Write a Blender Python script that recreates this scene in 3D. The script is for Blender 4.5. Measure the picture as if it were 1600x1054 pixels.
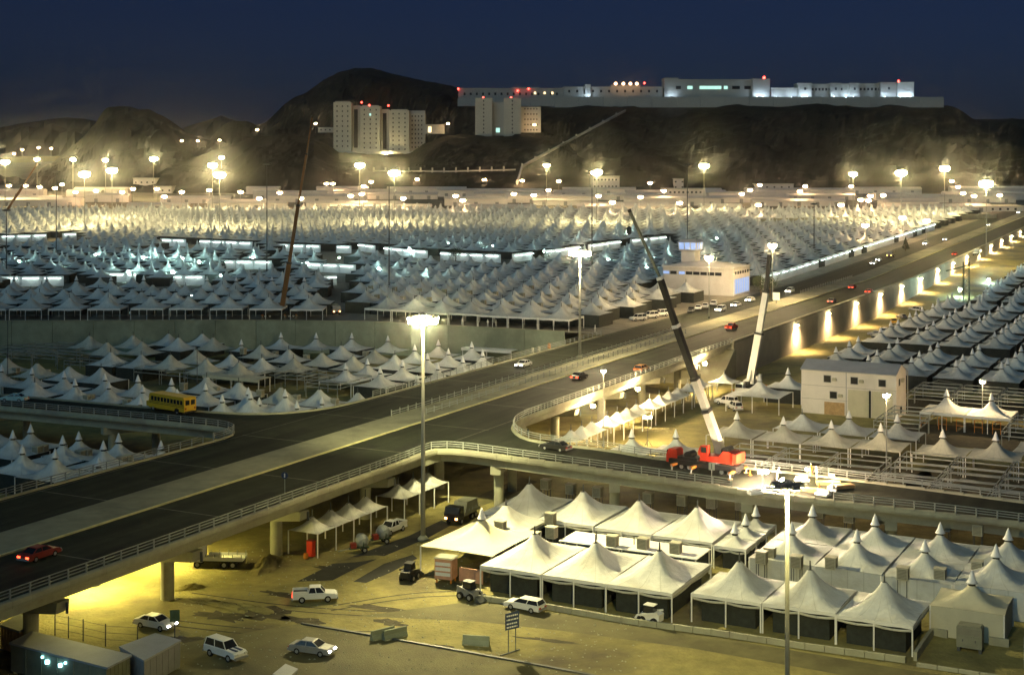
import bpy, math, random
from mathutils import Vector
R = math.radians
random.seed(11)
scene = bpy.context.scene
for o in list(bpy.data.objects):
    bpy.data.objects.remove(o)

# ------------------------------------------------------------------ camera, sky, exposure
CAM_H, FPX, HOR = 50.0, 2222.0, 250.0          # eye height, focal length and horizon in pixels of the 1600 px photograph
cd = bpy.data.cameras.new('camera')
cam = bpy.data.objects.new('camera', cd)
scene.collection.objects.link(cam)
cam.location = (0, 0, CAM_H)
cam.rotation_euler = (R(90), 0, 0)
cd.sensor_width = 36.0
cd.sensor_fit = 'HORIZONTAL'
cd.lens = FPX / 1600 * 36
cd.shift_y = -(527 - HOR) / 1600
cd.clip_start = 1.0
cd.clip_end = 30000
scene.camera = cam

SUN_EL, SUN_AZ = 24.0, 200.0
world = bpy.data.worlds.new('World')
scene.world = world
world.use_nodes = True
wn, wl = world.node_tree.nodes, world.node_tree.links
wn.clear()
w_out = wn.new('ShaderNodeOutputWorld')
w_bg = wn.new('ShaderNodeBackground')
w_sky = wn.new('ShaderNodeTexSky')
w_sky.sky_type = 'NISHITA'
w_sky.sun_disc = False
w_sky.sun_elevation = R(SUN_EL)
w_sky.sun_rotation = R(SUN_AZ)
w_tint = wn.new('ShaderNodeMix')
w_tint.data_type = 'RGBA'
w_tint.blend_type = 'MULTIPLY'
w_tint.inputs[0].default_value = 1.0
w_tint.inputs[7].default_value = (0.19, 0.29, 0.70, 1)
wl.new(w_sky.outputs[0], w_tint.inputs[6])
wl.new(w_tint.outputs[2], w_bg.inputs[0])
w_bg.inputs[1].default_value = 0.0105
wl.new(w_bg.outputs[0], w_out.inputs[0])

sun_d = bpy.data.lights.new('moon', 'SUN')  # soft blue dusk fill added to lift the tents
sun = bpy.data.objects.new('moon', sun_d)
scene.collection.objects.link(sun)
sun_d.energy = 0.47
sun_d.angle = R(50)
sun_d.color = (0.42, 0.82, 1.0)
sun.rotation_euler = (R(48), 0, R(-35))

scene.view_settings.view_transform = 'Standard'
scene.view_settings.look = 'None'
scene.view_settings.exposure = 0.0
scene.view_settings.gamma = 1.0
scene.view_settings.use_curve_mapping = False
scene.cycles.use_denoising = True
scene.cycles.use_adaptive_sampling = True
scene.cycles.adaptive_threshold = 0.03
scene.cycles.adaptive_min_samples = 24
scene.cycles.max_bounces = 4
scene.cycles.diffuse_bounces = 2
scene.cycles.glossy_bounces = 2
scene.cycles.transmission_bounces = 2
scene.cycles.volume_bounces = 0
scene.cycles.sample_clamp_indirect = 3.0
scene.cycles.use_light_tree = True
scene.cycles.caustics_reflective = False
scene.cycles.caustics_refractive = False

# ------------------------------------------------------------------ the place's own grid: s runs along the highway, w across it
L0 = (-40.8, 218.6)
U = (0.458, 0.889)
V = (0.889, -0.458)
ROT = math.atan2(-0.458, 0.889)      # local x -> across the highway, local y -> along it
DECK = 8.0

def zt(Y):          # terrace and road level
    return DECK if Y < 500 else DECK + (Y - 500) * 0.0233

def zl(Y):          # low ground level
    return 0.0 if Y < 450 else min((Y - 450) * 0.035, zt(Y) - 0.5)

def SW(s, w, z=None):
    x = L0[0] + U[0] * s + V[0] * w
    y = L0[1] + U[1] * s + V[1] * w
    return Vector((x, y, zt(y) if z is None else z))

def to_sw(x, y):
    dx, dy = x - L0[0], y - L0[1]
    return dx * U[0] + dy * U[1], dx * V[0] + dy * V[1]

def P(px, py, z):   # where the sight line of a photograph pixel meets the level z
    Y = (CAM_H - z) * FPX / (py - HOR)
    return Vector(((px - 800) / FPX * Y, Y, z))

def PD(px, py, Y):  # where it reaches the distance Y
    return Vector(((px - 800) / FPX * Y, Y, CAM_H - (py - HOR) / FPX * Y))

# ------------------------------------------------------------------ mesh helpers
COL = scene.collection

class MB:
    def __init__(s):
        s.v = []
        s.f = []

    def add(s, vs, fs):
        o = len(s.v)
        s.v += [tuple(p) for p in vs]
        s.f += [tuple(i + o for i in f) for f in fs]
        return s

    def box(s, x0, x1, y0, y1, z0, z1):
        return s.add([(x0, y0, z0), (x1, y0, z0), (x1, y1, z0), (x0, y1, z0), (x0, y0, z1), (x1, y0, z1), (x1, y1, z1), (x0, y1, z1)],
                     [(0, 3, 2, 1), (4, 5, 6, 7), (0, 1, 5, 4), (1, 2, 6, 5), (2, 3, 7, 6), (3, 0, 4, 7)])

    def bar(s, p0, p1, wd, ht):
        """a rectangular bar from p0 to p1 (Vectors), wd across and ht high"""
        p0, p1 = Vector(p0), Vector(p1)
        d = (p1 - p0).normalized()
        up = Vector((0, 0, 1)) if abs(d.z) < 0.9 else Vector((0, 1, 0))
        a = d.cross(up).normalized() * wd / 2
        b = a.cross(d).normalized() * ht / 2
        c = []
        for p in (p0, p1):
            c += [p - a - b, p + a - b, p + a + b, p - a + b]
        return s.add(c, [(0, 3, 2, 1), (4, 5, 6, 7), (0, 1, 5, 4), (1, 2, 6, 5), (2, 3, 7, 6), (3, 0, 4, 7)])

    def tube(s, p0, p1, r0, r1=None, n=8, cap=True):
        r1 = r0 if r1 is None else r1
        p0, p1 = Vector(p0), Vector(p1)
        d = (p1 - p0).normalized()
        up = Vector((0, 0, 1)) if abs(d.z) < 0.9 else Vector((1, 0, 0))
        a = d.cross(up).normalized()
        b = a.cross(d).normalized()
        vs = []
        for p, r in ((p0, r0), (p1, r1)):
            for i in range(n):
                t = 2 * math.pi * i / n
                vs.append(p + a * (r * math.cos(t)) + b * (r * math.sin(t)))
        fs = [(i, (i + 1) % n, n + (i + 1) % n, n + i) for i in range(n)]
        if cap:
            fs += [tuple(range(n))[::-1], tuple(range(n, 2 * n))]
        return s.add(vs, fs)

    def lathe(s, prof, n=12, c=(0, 0, 0)):
        vs, fs = [], []
        for r, z in prof:
            for i in range(n):
                t = 2 * math.pi * i / n
                vs.append((c[0] + r * math.cos(t), c[1] + r * math.sin(t), c[2] + z))
        m = len(prof)
        for k in range(m - 1):
            for i in range(n):
                j = (i + 1) % n
                fs.append((k * n + i, k * n + j, (k + 1) * n + j, (k + 1) * n + i))
        fs += [tuple(range(n))[::-1], tuple(range((m - 1) * n, m * n))]
        return s.add(vs, fs)

    def prof_y(s, poly, y0, y1):
        """a polygon in x,z drawn out along y"""
        n = len(poly)
        vs = [(x, y0, z) for x, z in poly] + [(x, y1, z) for x, z in poly]
        fs = [tuple(range(n)), tuple(range(n, 2 * n))[::-1]] + [(i, n + i, n + (i + 1) % n, (i + 1) % n) for i in range(n)]
        return s.add(vs, fs)

    def frustum(s, b, t):
        """b, t = (x0,x1,y0,y1,z)"""
        c = []
        for x0, x1, y0, y1, z in (b, t):
            c += [(x0, y0, z), (x1, y0, z), (x1, y1, z), (x0, y1, z)]
        return s.add(c, [(0, 3, 2, 1), (4, 5, 6, 7), (0, 1, 5, 4), (1, 2, 6, 5), (2, 3, 7, 6), (3, 0, 4, 7)])

    def strip(s, A, B):
        n = len(A)
        return s.add(list(A) + list(B), [(i, i + 1, n + i + 1, n + i) for i in range(n - 1)])

    def slab(s, A, B, th):
        """a thick band between polylines A and B, th thick downwards"""
        n = len(A)
        dn = Vector((0, 0, -th))
        vs = list(A) + list(B) + [Vector(p) + dn for p in A] + [Vector(p) + dn for p in B]
        fs = []
        for i in range(n - 1):
            fs += [(i, i + 1, n + i + 1, n + i), (2 * n + i, 3 * n + i, 3 * n + i + 1, 2 * n + i + 1),
                   (i, 2 * n + i, 2 * n + i + 1, i + 1), (n + i, n + i + 1, 3 * n + i + 1, 3 * n + i)]
        fs += [(0, n, 3 * n, 2 * n), (n - 1, 3 * n - 1, 4 * n - 1, 2 * n - 1)]
        return s.add(vs, fs)

    def mesh(s, name, mats, smooth=False):
        me = bpy.data.meshes.new(name)
        me.from_pydata(s.v, [], s.f)
        for m in (mats if isinstance(mats, (list, tuple)) else [mats]):
            me.materials.append(m)
        if smooth:
            me.polygons.foreach_set('use_smooth', [True] * len(me.polygons))
        me.update()
        return me

    def build(s, name, m, parent=None, loc=(0, 0, 0), rotz=0, smooth=False):
        return inst(name, s.mesh(name, m, smooth), parent, loc, rotz)

    def world(s, name, m, parent, smooth=False):
        """a part whose points are given in the world, under a thing that is not turned"""
        return inst(name, s.mesh(name, m, smooth), parent, tuple(-parent.location))


def inst(name, me, parent=None, loc=(0, 0, 0), rotz=0):
    o = bpy.data.objects.new(name, me)
    COL.objects.link(o)
    o.location = loc
    o.rotation_euler = (0, 0, rotz)
    if parent is not None:
        o.parent = parent
    return o

def tag(o, label=None, cat=None, group=None, kind=None):
    if label:
        o['label'] = label
    if cat:
        o['category'] = cat
    if group:
        o['group'] = group
    if kind:
        o['kind'] = kind
    return o

def thing(name, label, cat, loc=(0, 0, 0), rotz=0, group=None):
    o = bpy.data.objects.new(name, None)
    COL.objects.link(o)
    o.empty_display_size = 0.5
    o.location = loc
    o.rotation_euler = (0, 0, rotz)
    return tag(o, label, cat, group)

ONES = ['', 'first', 'second', 'third', 'fourth', 'fifth', 'sixth', 'seventh', 'eighth', 'ninth', 'tenth', 'eleventh', 'twelfth', 'thirteenth',
        'fourteenth', 'fifteenth', 'sixteenth', 'seventeenth', 'eighteenth', 'nineteenth']
TENS = ['', '', 'twentieth', 'thirtieth', 'fortieth', 'fiftieth', 'sixtieth', 'seventieth', 'eightieth', 'ninetieth']
TENC = ['', '', 'twenty', 'thirty', 'forty', 'fifty', 'sixty', 'seventy', 'eighty', 'ninety']

def nth(n):
    if n < 20:
        return ONES[n]
    return TENS[n // 10] if n % 10 == 0 else TENC[n // 10] + '-' + ONES[n % 10]

def resample(pts, step):
    pts = [Vector(p) for p in pts]
    out = [pts[0].copy()]
    left = step
    for a, b in zip(pts, pts[1:]):
        L = (b - a).length
        t = left
        while t <= L:
            out.append(a + (b - a) * (t / L))
            t += step
        left = t - L
    return out

def smooth_path(pts, n=2):
    pts = [Vector(p) for p in pts]
    for _ in range(n):
        q = [pts[0]]
        for a, b in zip(pts, pts[1:]):
            q += [a * 0.75 + b * 0.25, a * 0.25 + b * 0.75]
        q.append(pts[-1])
        pts = q
    return pts

def even(pts, n):
    """n points spread evenly along a polyline"""
    pts = [Vector(p) for p in pts]
    ls = [0]
    for a, b in zip(pts, pts[1:]):
        ls.append(ls[-1] + (b - a).length)
    out, k = [], 0
    for i in range(n):
        t = ls[-1] * i / (n - 1)
        while k < len(pts) - 2 and ls[k + 1] < t:
            k += 1
        f = (t - ls[k]) / max(1e-6, ls[k + 1] - ls[k])
        out.append(pts[k].lerp(pts[k + 1], min(1, max(0, f))))
    return out

# ------------------------------------------------------------------ materials
def mat(name, col, rough=0.8, var=0.18, scale=0.6, bump=0.0, bscale=6.0, metal=0.0, rand=0.0, dark=None, dscale=0.08, seams=0, streak=False, spec=0.3):
    m = bpy.data.materials.new(name)
    m.use_nodes = True
    N, K = m.node_tree.nodes, m.node_tree.links
    b = N['Principled BSDF']
    b.inputs['Roughness'].default_value = rough
    b.inputs['Metallic'].default_value = metal
    b.inputs['Specular IOR Level'].default_value = spec
    tc = N.new('ShaderNodeTexCoord')
    geo = N.new('ShaderNodeNewGeometry')
    src = geo.outputs['Position']
    nz = N.new('ShaderNodeTexNoise')
    nz.inputs['Scale'].default_value = scale
    nz.inputs['Detail'].default_value = 6
    nz.inputs['Roughness'].default_value = 0.65
    K.new(src, nz.inputs['Vector'])
    ramp = N.new('ShaderNodeValToRGB')
    ramp.color_ramp.elements[0].position = 0.3
    ramp.color_ramp.elements[1].position = 0.7
    ramp.color_ramp.elements[0].color = tuple(max(0, c * (1 - var)) for c in col) + (1,)
    ramp.color_ramp.elements[1].color = tuple(min(1, c * (1 + var)) for c in col) + (1,)
    K.new(nz.outputs['Fac'], ramp.inputs['Fac'])
    last = ramp.outputs['Color']
    if dark is not None:
        n2 = N.new('ShaderNodeTexNoise')
        n2.inputs['Scale'].default_value = dscale
        n2.inputs['Detail'].default_value = 5
        n2.inputs['Roughness'].default_value = 0.6
        K.new(src, n2.inputs['Vector'])
        r2 = N.new('ShaderNodeValToRGB')
        r2.color_ramp.elements[0].position = 0.48
        r2.color_ramp.elements[1].position = 0.68
        K.new(n2.outputs['Fac'], r2.inputs['Fac'])
        mx = N.new('ShaderNodeMix')
        mx.data_type = 'RGBA'
        K.new(r2.outputs['Color'], mx.inputs[0])
        K.new(last, mx.inputs[6])
        mx.inputs[7].default_value = tuple(dark) + (1,)
        last = mx.outputs[2]
    if streak:       # wear drawn out along the lanes
        mp = N.new('ShaderNodeMapping')
        mp.inputs['Rotation'].default_value = (0, 0, -ROT)
        K.new(src, mp.inputs['Vector'])
        mp2 = N.new('ShaderNodeMapping')
        mp2.inputs['Scale'].default_value = (1.0, .03, 1)
        K.new(mp.outputs[0], mp2.inputs['Vector'])
        n4 = N.new('ShaderNodeTexNoise')
        n4.inputs['Scale'].default_value = .7
        n4.inputs['Detail'].default_value = 4
        K.new(mp2.outputs[0], n4.inputs['Vector'])
        r4 = N.new('ShaderNodeValToRGB')
        r4.color_ramp.elements[0].position = .35
        r4.color_ramp.elements[0].color = (.55, .55, .55, 1)
        r4.color_ramp.elements[1].position = .65
        r4.color_ramp.elements[1].color = (1.35, 1.35, 1.3, 1)
        K.new(n4.outputs['Fac'], r4.inputs['Fac'])
        m4 = N.new('ShaderNodeMix')
        m4.data_type = 'RGBA'
        m4.blend_type = 'MULTIPLY'
        m4.inputs[0].default_value = 1
        K.new(last, m4.inputs[6])
        K.new(r4.outputs[0], m4.inputs[7])
        last = m4.outputs[2]
    if seams:        # sewn seams fanning out from the peak
        sx_ = N.new('ShaderNodeSeparateXYZ')
        K.new(tc.outputs['Object'], sx_.inputs[0])
        an = N.new('ShaderNodeMath')
        an.operation = 'ARCTAN2'
        K.new(sx_.outputs[1], an.inputs[0])
        K.new(sx_.outputs[0], an.inputs[1])
        ml = N.new('ShaderNodeMath')
        ml.operation = 'MULTIPLY'
        ml.inputs[1].default_value = seams / 2
        K.new(an.outputs[0], ml.inputs[0])
        sn = N.new('ShaderNodeMath')
        sn.operation = 'SINE'
        K.new(ml.outputs[0], sn.inputs[0])
        ab_ = N.new('ShaderNodeMath')
        ab_.operation = 'ABSOLUTE'
        K.new(sn.outputs[0], ab_.inputs[0])
        r5 = N.new('ShaderNodeValToRGB')
        r5.color_ramp.elements[0].position = 0
        r5.color_ramp.elements[0].color = (.72, .72, .70, 1)
        r5.color_ramp.elements[1].position = .12
        r5.color_ramp.elements[1].color = (1, 1, 1, 1)
        K.new(ab_.outputs[0], r5.inputs['Fac'])
        m5 = N.new('ShaderNodeMix')
        m5.data_type = 'RGBA'
        m5.blend_type = 'MULTIPLY'
        m5.inputs[0].default_value = 1
        K.new(last, m5.inputs[6])
        K.new(r5.outputs[0], m5.inputs[7])
        last = m5.outputs[2]
    if rand:
        oi = N.new('ShaderNodeObjectInfo')
        mr = N.new('ShaderNodeMapRange')
        mr.inputs[3].default_value = 1 - rand
        mr.inputs[4].default_value = 1 + rand * 0.4
        K.new(oi.outputs['Random'], mr.inputs[0])
        m2 = N.new('ShaderNodeMix')
        m2.data_type = 'RGBA'
        m2.blend_type = 'MULTIPLY'
        m2.inputs[0].default_value = 1
        K.new(last, m2.inputs[6])
        K.new(mr.outputs[0], m2.inputs[7])
        last = m2.outputs[2]
    K.new(last, b.inputs['Base Color'])
    if bump:
        n3 = N.new('ShaderNodeTexNoise')
        n3.inputs['Scale'].default_value = bscale
        n3.inputs['Detail'].default_value = 5
        K.new(src, n3.inputs['Vector'])
        bp = N.new('ShaderNodeBump')
        bp.inputs['Strength'].default_value = bump
        bp.inputs['Distance'].default_value = 0.3
        K.new(n3.outputs['Fac'], bp.inputs['Height'])
        K.new(bp.outputs[0], b.inputs['Normal'])
    return m

def emat(name, col, strength):
    m = bpy.data.materials.new(name)
    m.use_nodes = True
    N, K = m.node_tree.nodes, m.node_tree.links
    N.remove(N['Principled BSDF'])
    e = N.new('ShaderNodeEmission')
    e.inputs[0].default_value = tuple(col) + (1,)
    e.inputs[1].default_value = strength
    K.new(e.outputs[0], N['Material Output'].inputs[0])
    return m

M = {}
M['sand'] = mat('sand', (0.235, 0.205, 0.072), 0.95, 0.28, 0.35, 0.6, 2.0, dark=(0.085, 0.07, 0.04), dscale=0.055)
M['terrace'] = mat('terrace_gravel', (0.22, 0.20, 0.16), 0.95, 0.2, 0.3, 0.3, 2.0, dark=(0.12, 0.11, 0.09), dscale=0.04)
M['asphalt'] = mat('asphalt', (0.021, 0.026, 0.015), 0.8, 0.4, 0.35, 0.1, 8, dark=(0.014, 0.017, 0.010), dscale=0.05, streak=True)
M['old_asphalt'] = mat('old_asphalt', (0.125, 0.112, 0.05), 0.9, 0.3, 0.3, 0.2, 5, dark=(0.07, 0.062, 0.03), dscale=0.07)
M['fresh_asphalt'] = mat('fresh_asphalt', (0.028, 0.028, 0.024), 0.9, 0.3, 0.6)
M['paving'] = mat('median_paving', (0.25, 0.245, 0.17), 0.9, 0.16, 0.5, 0.1, 6, dark=(0.16, 0.155, 0.11), dscale=0.12)
M['concrete'] = mat('concrete', (0.34, 0.335, 0.24), 0.9, 0.15, 0.45, 0.12, 4, dark=(0.26, 0.24, 0.19), dscale=0.15)
M['concrete_dark'] = mat('weathered_concrete', (0.27, 0.30, 0.22), 0.9, 0.16, 0.35, 0.12, 4, dark=(0.17, 0.19, 0.14), dscale=0.09, rand=0.12)
M['steel'] = mat('galvanised_steel', (0.30, 0.32, 0.30), 0.55, 0.1, 1.5, metal=0.3)
M['steel_dark'] = mat('painted_dark_steel', (0.07, 0.075, 0.075), 0.6, 0.15, 1.5)
M['pole'] = mat('mast_paint', (0.34, 0.34, 0.30), 0.55, 0.08, 1.0)
M['tent'] = mat('tent_fabric', (0.62, 0.63, 0.60), 0.75, 0.09, 0.6, 0.4, 1.1, rand=0.18, seams=16, dark=(0.50, 0.49, 0.44), dscale=0.25)
M['tent_far'] = mat('tent_fabric_far', (0.60, 0.62, 0.60), 0.8, 0.22, 0.12)
M['tent_old'] = mat('tent_fabric_dusty', (0.54, 0.53, 0.45), 0.8, 0.10, 0.6, 0.4, 1.1, rand=0.18, seams=16, dark=(0.42, 0.41, 0.34), dscale=0.25)
M['tent_beige'] = mat('tent_fabric_beige', (0.52, 0.49, 0.36), 0.8, 0.08, 0.5, 0.1, 3)
M['cap'] = mat('tent_cap_fabric', (0.78, 0.78, 0.78), 0.6, 0.04, 0.6)
M['net'] = mat('dark_netting', (0.030, 0.034, 0.030), 0.95, 0.3, 1.5)  # netting; also shade painted between the far tents
M['cooler'] = mat('cooler_casing', (0.45, 0.43, 0.33), 0.6, 0.1, 1.2, rand=0.15)
M['louvre'] = mat('cooler_louvre', (0.22, 0.21, 0.16), 0.7, 0.1, 1.2)
M['white'] = mat('white_paint', (0.74, 0.73, 0.70), 0.45, 0.05, 0.8)
M['wall_white'] = mat('white_render', (0.70, 0.66, 0.62), 0.85, 0.06, 0.4, 0.05, 3, dark=(0.58, 0.54, 0.48), dscale=0.12)
M['roof_grey'] = mat('grey_sheet_roof', (0.34, 0.35, 0.38), 0.6, 0.1, 0.5)
M['glass'] = mat('dark_glass', (0.02, 0.022, 0.025), 0.12, 0.1, 1, spec=0.6)
M['rubber'] = mat('rubber', (0.018, 0.018, 0.018), 0.9, 0.2, 2)
M['chrome'] = mat('wheel_rim', (0.45, 0.45, 0.45), 0.4, 0.1, 2, metal=0.5)
M['black'] = mat('black_paint', (0.02, 0.02, 0.02), 0.4, 0.2, 2)
M['red'] = mat('red_paint', (0.62, 0.045, 0.02), 0.45, 0.1, 1)
M['red_dark'] = mat('dark_red_paint', (0.25, 0.03, 0.02), 0.45, 0.1, 1)
M['orange'] = mat('orange_paint', (0.55, 0.20, 0.03), 0.5, 0.12, 1)
M['boom_orange'] = mat('boom_ochre_paint', (0.17, 0.075, 0.02), 0.5, 0.12, 1)
M['yellow'] = mat('bus_yellow_paint', (0.70, 0.42, 0.03), 0.45, 0.06, 1)
M['teal'] = mat('pale_teal_paint', (0.35, 0.55, 0.56), 0.45, 0.06, 1)
M['blue'] = mat('blue_paint', (0.03, 0.05, 0.11), 0.5, 0.1, 1)
M['green'] = mat('green_steel', (0.06, 0.10, 0.06), 0.6, 0.2, 1)
M['grey'] = mat('grey_paint', (0.25, 0.25, 0.25), 0.5, 0.1, 1)
M['khaki'] = mat('khaki_sheet', (0.22, 0.22, 0.16), 0.7, 0.15, 0.8)
M['timber'] = mat('raw_timber', (0.42, 0.28, 0.14), 0.85, 0.25, 1.5)
M['skin'] = mat('skin', (0.30, 0.17, 0.10), 0.6, 0.05, 2)
M['leaf'] = mat('dark_leaf', (0.035, 0.05, 0.02), 0.8, 0.4, 1.5)
M['bark'] = mat('bark', (0.10, 0.07, 0.045), 0.9, 0.2, 2)
M['rock'] = mat('hill_rock', (0.023, 0.023, 0.017), 0.95, 0.5, 0.02, 0.6, 0.08, dark=(0.012, 0.011, 0.010), dscale=0.006)
M['rock_far'] = mat('far_hill_rock', (0.03, 0.03, 0.03), 0.95, 0.2, 0.01, dark=(0.02, 0.02, 0.02), dscale=0.003)
M['far_white'] = mat('far_white_wall', (0.66, 0.62, 0.58), 0.85, 0.08, 0.06)
M['tower_wall'] = mat('tower_concrete', (0.55, 0.54, 0.46), 0.85, 0.06, 0.08)
M['far_wall'] = mat('far_plaster', (0.46, 0.46, 0.42), 0.85, 0.08, 0.05)
# lamps
M['lamp_near'] = emat('sodium_lamp_near', (1.0, 0.82, 0.36), 260)
M['lamp_warm'] = emat('sodium_lamp', (1.0, 0.72, 0.36), 1200)
M['lamp_far'] = emat('far_sodium_lamp', (1.0, 0.78, 0.34), 360)
M['lamp_small'] = emat('far_street_lamp', (1.0, 0.62, 0.30), 110)
M['lamp_white'] = emat('white_lamp', (0.60, 1.0, 0.94), 700)
M['tube'] = emat('fluorescent_tube', (0.78, 1.0, 0.92), 13)
M['work'] = emat('halogen_work_lamp', (1.0, 0.74, 0.50), 4200)
M['wall_lamp'] = emat('wall_lamp_lens', (1.0, 0.76, 0.40), 1000)
M['red_beacon'] = emat('red_beacon', (1.0, 0.06, 0.04), 14)
M['blue_light'] = emat('cabin_lamp', (0.35, 0.85, 1.0), 12)
M['head'] = emat('headlamp_lens', (1.0, 0.92, 0.78), 60)
M['tail'] = emat('tail_lamp_lens', (1.0, 0.06, 0.02), 9)
M['amber'] = emat('amber_lamp_lens', (1.0, 0.42, 0.12), 16)
M['tail_off'] = mat('tail_lamp_unlit', (0.35, 0.02, 0.015), 0.3, 0.05, 2)
M['head_off'] = mat('headlamp_unlit', (0.6, 0.6, 0.58), 0.15, 0.05, 2)
M['win_lit'] = emat('lit_window', (0.55, 1.0, 0.85), 1.2)
M['win_warm'] = emat('lit_window_warm', (1.0, 0.75, 0.4), 2.5)
M['win_blue'] = emat('lit_glass_front', (0.45, 0.62, 1.0), 0.9)
from mathutils import noise as mnoise

# ------------------------------------------------------------------ ground, terrace, roads
def sheet(name, m, kind='structure'):
    def deco(mb):
        o = mb.build(name, m)
        return tag(o, kind=kind)
    return deco

mb = MB()
xs = [-6000, -3000, -1500, -900, -600, -400, -250, -150, -80, -40, 0, 40, 80, 150, 250, 400, 600, 900, 1500, 3000, 6000]
ys = [-200, 0, 60, 100, 140, 180, 220, 260, 320, 400, 450, 520, 600, 750, 900, 1050, 1200, 2000, 4000, 9000]
vs = [(x, y, zl(y)) for y in ys for x in xs]
n = len(xs)
fs = [(j * n + i, j * n + i + 1, (j + 1) * n + i + 1, (j + 1) * n + i) for j in range(len(ys) - 1) for i in range(n - 1)]
mb.add(vs, fs)
ground = mb.build('ground', M['sand'])
tag(ground, kind='structure')

def s_front(w):     # where the terrace wall stands
    pts = [(-1500, -560), (-300, 14), (-150, 91), (-92.5, 123), (-64, 134), (-4, 138), (40, 138)]
    for (w0, s0), (w1, s1) in zip(pts, pts[1:]):
        if w <= w1:
            return s0 + (s1 - s0) * (w - w0) / (w1 - w0)
    return 138.0

mb = MB()
wcols = [-1500, -1000, -700, -500, -400, -300, -225, -150, -120, -92.5, -64, -30, -4, -0.22]
grid = []
for w in wcols:
    s0 = s_front(w) + 0.05
    col = []
    for k in range(26):
        s = s0 + (1500 - s0) * (k / 25) ** 1.5
        p = SW(s, w)
        col.append(p)
    grid.append(col)
vs = [p for c in grid for p in c]
fs = [(i * 26 + j, (i + 1) * 26 + j, (i + 1) * 26 + j + 1, i * 26 + j + 1) for i in range(len(wcols) - 1) for j in range(25)]
mb.add(vs, fs)
terrace = mb.build('terrace_ground', M['terrace'])
tag(terrace, kind='structure')

S_ROAD = [-150 + 12 * i for i in range(25)] + [160 + 20 * i for i in range(50)]

def road_strip(w0, w1, dz, s0=-1e9, s1=1e9):
    ss = [s for s in S_ROAD if s0 < s < s1]
    if s0 > -1e8:
        ss = [s0] + ss
    if s1 < 1e8:
        ss = ss + [s1]
    up = Vector((0, 0, dz))
    return [SW(s, w0) + up for s in ss], [SW(s, w1) + up for s in ss]

road_a = MB().strip(*road_strip(-0.2, 12.2, 0.012)).build('road', M['asphalt'])
tag(road_a, kind='structure')
road_b = MB().strip(*road_strip(18.8, 32.2, 0.012)).build('road', M['asphalt'])
tag(road_b, kind='structure')
median = MB().slab(*road_strip(12.0, 19.0, 0.17), 0.16).build('median_pavement', M['paving'])
tag(median, kind='structure')
M['kerb_paint'] = mat('faded_kerb_paint', (0.55, 0.50, 0.26), 0.8, 0.2, 0.8)
kerb = MB().slab(*road_strip(19.0, 19.3, 0.2), 0.19).build('median_kerb', M['kerb_paint'])
tag(kerb, kind='structure')
M['line'] = mat('worn_line_paint', (0.16, 0.16, 0.12), 0.8, 0.35, 0.9)
for w in (0.5, 31.3):
    o = MB().strip(*road_strip(w, w + 0.16, 0.018)).build('edge_line', M['line'], road_a if w < 10 else road_b)
k = 0
for s in [-125 + 20.6 * i for i in range(13)]:
    for w0, w1, par in ((0.2, 12.0, road_a), (19.3, 31.9, road_b)):
        if par is road_a and k % 2:
            pass
        MB().strip([SW(s, w0) + Vector((0, 0, .017)), SW(s, w1) + Vector((0, 0, .017))],
                   [SW(s + .22, w0) + Vector((0, 0, .017)), SW(s + .22, w1) + Vector((0, 0, .017))]).build('expansion_joint', M['line'], par)
    k += 1

rp_ = random.Random(4)
M['patch'] = mat('road_patch', (.014, .015, .012), .85, .3, .8)
for i in range(26):
    s_, w_ = rp_.uniform(-110, 230), rp_.choice((rp_.uniform(1, 9), rp_.uniform(20, 28)))
    l_, b_ = rp_.uniform(2, 9), rp_.uniform(1, 3.2)
    up_ = Vector((0, 0, .015))
    MB().add([SW(s_, w_) + up_, SW(s_ + l_, w_ + rp_.uniform(-.2, .2)) + up_, SW(s_ + l_, w_ + b_) + up_, SW(s_, w_ + b_) + up_], [(0, 1, 2, 3)]).build('tar_patch', M['patch'], road_a if w_ < 15 else road_b)
# cross road: the left arm (level) and the right arm (falling away to the right)
def ramp_z(w):
    return DECK if w < 46 else max(4.6, DECK - (w - 46) / 69 * 3.3)

def ramp_pt(px, py):
    z = DECK
    for _ in range(12):
        p = P(px, py, z)
        z = 0.5 * z + 0.5 * ramp_z(to_sw(p.x, p.y)[1])
    return P(px, py, z)

RN = [SW(-14, 32.2), SW(-5, 32.2)] + [ramp_pt(*q) for q in [(672, 704), (690, 702.5), (736, 706), (813.6, 717), (905, 729.5), (965, 738), (1056, 751), (1158, 766),
                                                         (1330, 788), (1474, 803), (1600, 819), (1760, 838)]]
RF = [SW(45, 32.2), SW(30, 32.2)] + [ramp_pt(*q) for q in [(800, 667), (806, 678), (825, 689), (875, 696), (950, 704), (1025, 718), (1200, 735), (1386, 757), (1572, 782), (1760, 806)]]
RN = smooth_path(RN, 2)
RF = smooth_path(RF, 2)
NRM = 60
A, B = even(RN, NRM), even(RF, NRM)
up = Vector((0, 0, .008))
ramp_road = MB().strip([p + up for p in A], [p + up for p in B]).build('ramp_road', M['asphalt'])
tag(ramp_road, kind='structure')
LN = smooth_path([SW(-8, -0.2), SW(-2, -0.4), SW(1.2, -4), SW(1.5, -12), SW(0, -40), SW(-4, -100), SW(-5, -150)], 2)
LF = smooth_path([SW(34, -0.2), SW(22, -1), SW(13.5, -7), SW(11, -18), SW(9.5, -40), SW(6, -100), SW(5, -150)], 2)
C, D = even(LN, NRM), even(LF, NRM)
left_road = MB().strip([p + up for p in D], [p + up for p in C]).build('side_road', M['asphalt'])
tag(left_road, kind='structure')

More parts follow.
